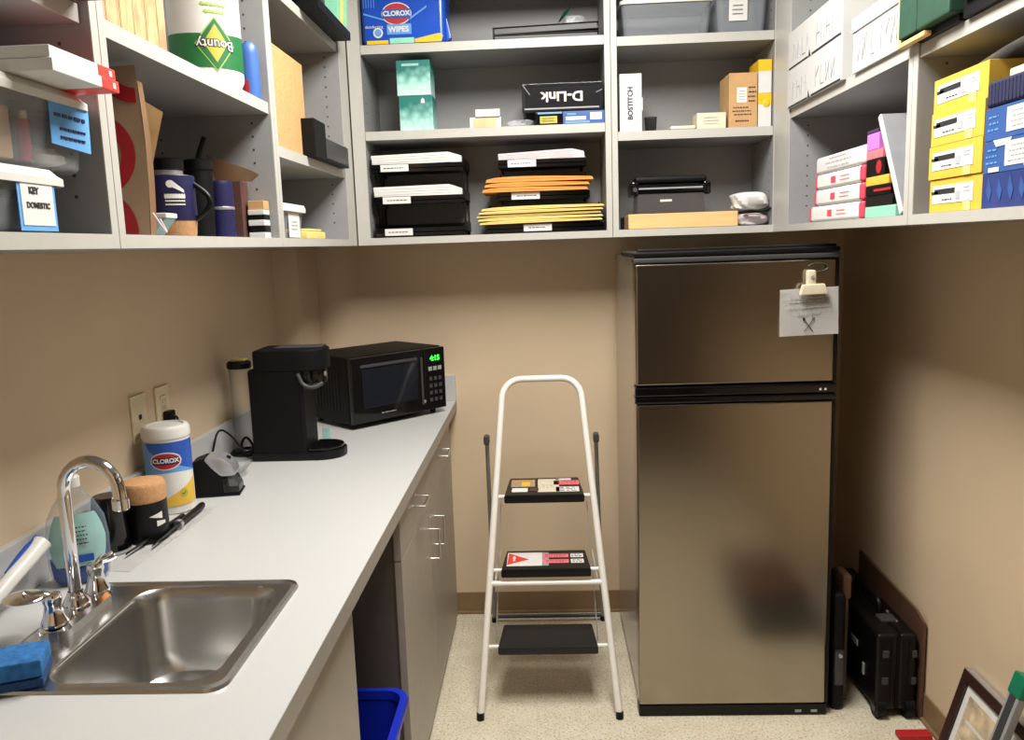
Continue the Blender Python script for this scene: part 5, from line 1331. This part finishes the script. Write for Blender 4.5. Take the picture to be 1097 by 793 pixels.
# leaning grey binder
t = thing('leaning_binder', 'large grey binder leaning against the right cabinet divider', 'binder', (.96, 2.0, ZB))
M = Matrix.Translation((0, 1.938, ZB+.007)) @ Matrix.Rotation(-math.atan(.60), 4, 'X')
part(MB().box(.822, 1.10, -.006, -.003, 0, .274, m_silverboard, .001, M=M).box(.822, 1.10, .006, .009, 0, .274, m_dgrey, .001, M=M), 'cover', t)
part(MB().box(.818, .824, -.006, .009, 0, .274, m_white, .002, M=M), 'spine', t, 'white spine')
part(MB().box(.826, 1.095, -.0025, .0055, .003, .27, m_paper, M=M), 'pages', t)
# yellow and blue cartons
zr = ZB+.0006
ylab = ['yellow envelope carton, bottom of the yellow pile', 'yellow envelope carton, second from the bottom of the yellow pile', 'yellow envelope carton, third from the bottom of the yellow pile', 'yellow envelope carton, topmost of the yellow pile']
for k in range(4):
    z0 = zr+.0676*k; h = .067; dx = (.002, -.001, .0, .004)[k]
    t = thing('yellow_carton', ylab[k], 'carton', (.97, 1.70, z0), group='yellow envelope cartons')
    y0, y1 = 1.602, 1.812+.003*(k % 2)
    x0 = .822+dx
    part(MB().box(x0, 1.10, y0, y1, z0, z0+h, m_yellow, .0015), 'carton', t)
    b = MB().plate((x0-.0002, 1.715, z0+.036), WR, WU, .165, .036, m_paper).plate((x0-.0012, 1.745, z0+.042), WR, WU, .085, .010, m_ink, .0006).plate((x0-.0012, 1.785, z0+.040), WR, WU, .03, .006, m_dgrey, .0006)
    b.scrawl((x0-.0012, 1.735, z0+.025), WR, WU, .05, .008, m_dgrey, 1, t=.0006, k=5).plate((x0-.0012, 1.690, z0+.032), WR, WU, .018, .016, m_inkg, .0006).scrawl((x0-.0012, 1.655, z0+.042), WR, WU, .025, .014, m_inkg, 2, t=.0006, k=4)
    b.plate((x0-.0002, 1.655, z0+.010), WR, WU, .028, .018, m_lemon)
    part(b, 'label', t, 'white printed label')
bl = [(.062, m_cblue2, 'deep blue carton with pale pattern, bottom of the blue pile'), (.058, m_cblue, 'blue carton with white label, second in the blue pile'), (.058, m_cblue, 'blue carton with white label just under the navy pouch')]
z = zr
for k, (h, m, lb) in enumerate(bl):
    t = thing('blue_carton', lb, 'carton', (.97, 1.47, z), group='blue cartons at the far right')
    x0 = .822
    part(MB().box(x0, 1.08, 1.27, 1.598, z, z+h, m, .0015), 'carton', t)
    b = MB()
    if k: 
        b.plate((x0-.0002, 1.475, z+.031), WR, WU, .10, .042, m_paper).scrawl((x0-.0012, 1.475, z+.031), WR, WU, .08, .034, m_inkg, 4, t=.0006)
        b.plate((x0-.0002, 1.43, z+.01), WR, WU, .07, .008, m_paper)
        b.scrawl((x0-.0002, 1.568, z+.03), WR, WU, .04, .034, m_lblue, 3, t=.0006, k=4)
        if k == 1: b.prism([(1.565, z+.058), (1.505, z+.058), (1.515, z+.047), (1.555, z+.046)], 'x', x0-.0012, x0-.0002, m_paper).plate((x0-.0002, 1.56, z+.006), WR, WU, .035, .008, m_paper)
    else:
        for j in range(5):
            yy = 1.575-.035*j; b.prism([(yy, z+.058-.006*(j % 2)), (yy-.012, z+.03), (yy-.006, z+.012), (yy+.006, z+.03)], 'x', x0-.001, x0-.0002, m_cblue)
    part(b, 'label', t)
    z += h+.0005
t = thing('navy_pouch', 'navy fabric pouch on top of the blue cartons', 'pouch', (.96, 1.47, z))
part(MB().box(.822, 1.06, 1.28, 1.600, z, z+.048, m_navyf, .008, 3), 'pouch_body', t)
b = MB()
for k in range(26): b.box(.8212, .8225, 1.30+.0112*k, 1.304+.0112*k, z+.006, z+.042, m_navyf)
part(b, 'ribbing', t)
z += .0485
single(MB().box(.84, 1.05, 1.32, 1.56, z, z+.016, m_cream, .003), 'cream_pad', 'cream pad lying on the navy pouch', 'pad', (.95, 1.44, z))
single(MB().grid(lambda u, v: (.835+.25*v, 1.66-.30*u, 1.8375+.016*math.sin(math.pi*u*.8)+.002*v), 14, 4, m_grey, thick=.003), 'grey_folder', 'bowed grey plastic folder lying over the yellow and blue piles', 'folder', (.95, 1.5, 1.8375))

# ------------------------------------------------------------------ render look
sc = bpy.context.scene
sc.view_settings.view_transform = 'Standard'; sc.view_settings.look = 'None'
sc.view_settings.gamma = 1; sc.view_settings.use_curve_mapping = False
sc.view_settings.exposure = 0.1
w = bpy.data.worlds.new('world'); sc.world = w; w.use_nodes = True
w.node_tree.nodes['Background'].inputs['Color'].default_value = (.02, .02, .02, 1)
sc.cycles.max_bounces = 10; sc.cycles.transparent_max_bounces = 16
sc.cycles.sample_clamp_indirect = 6
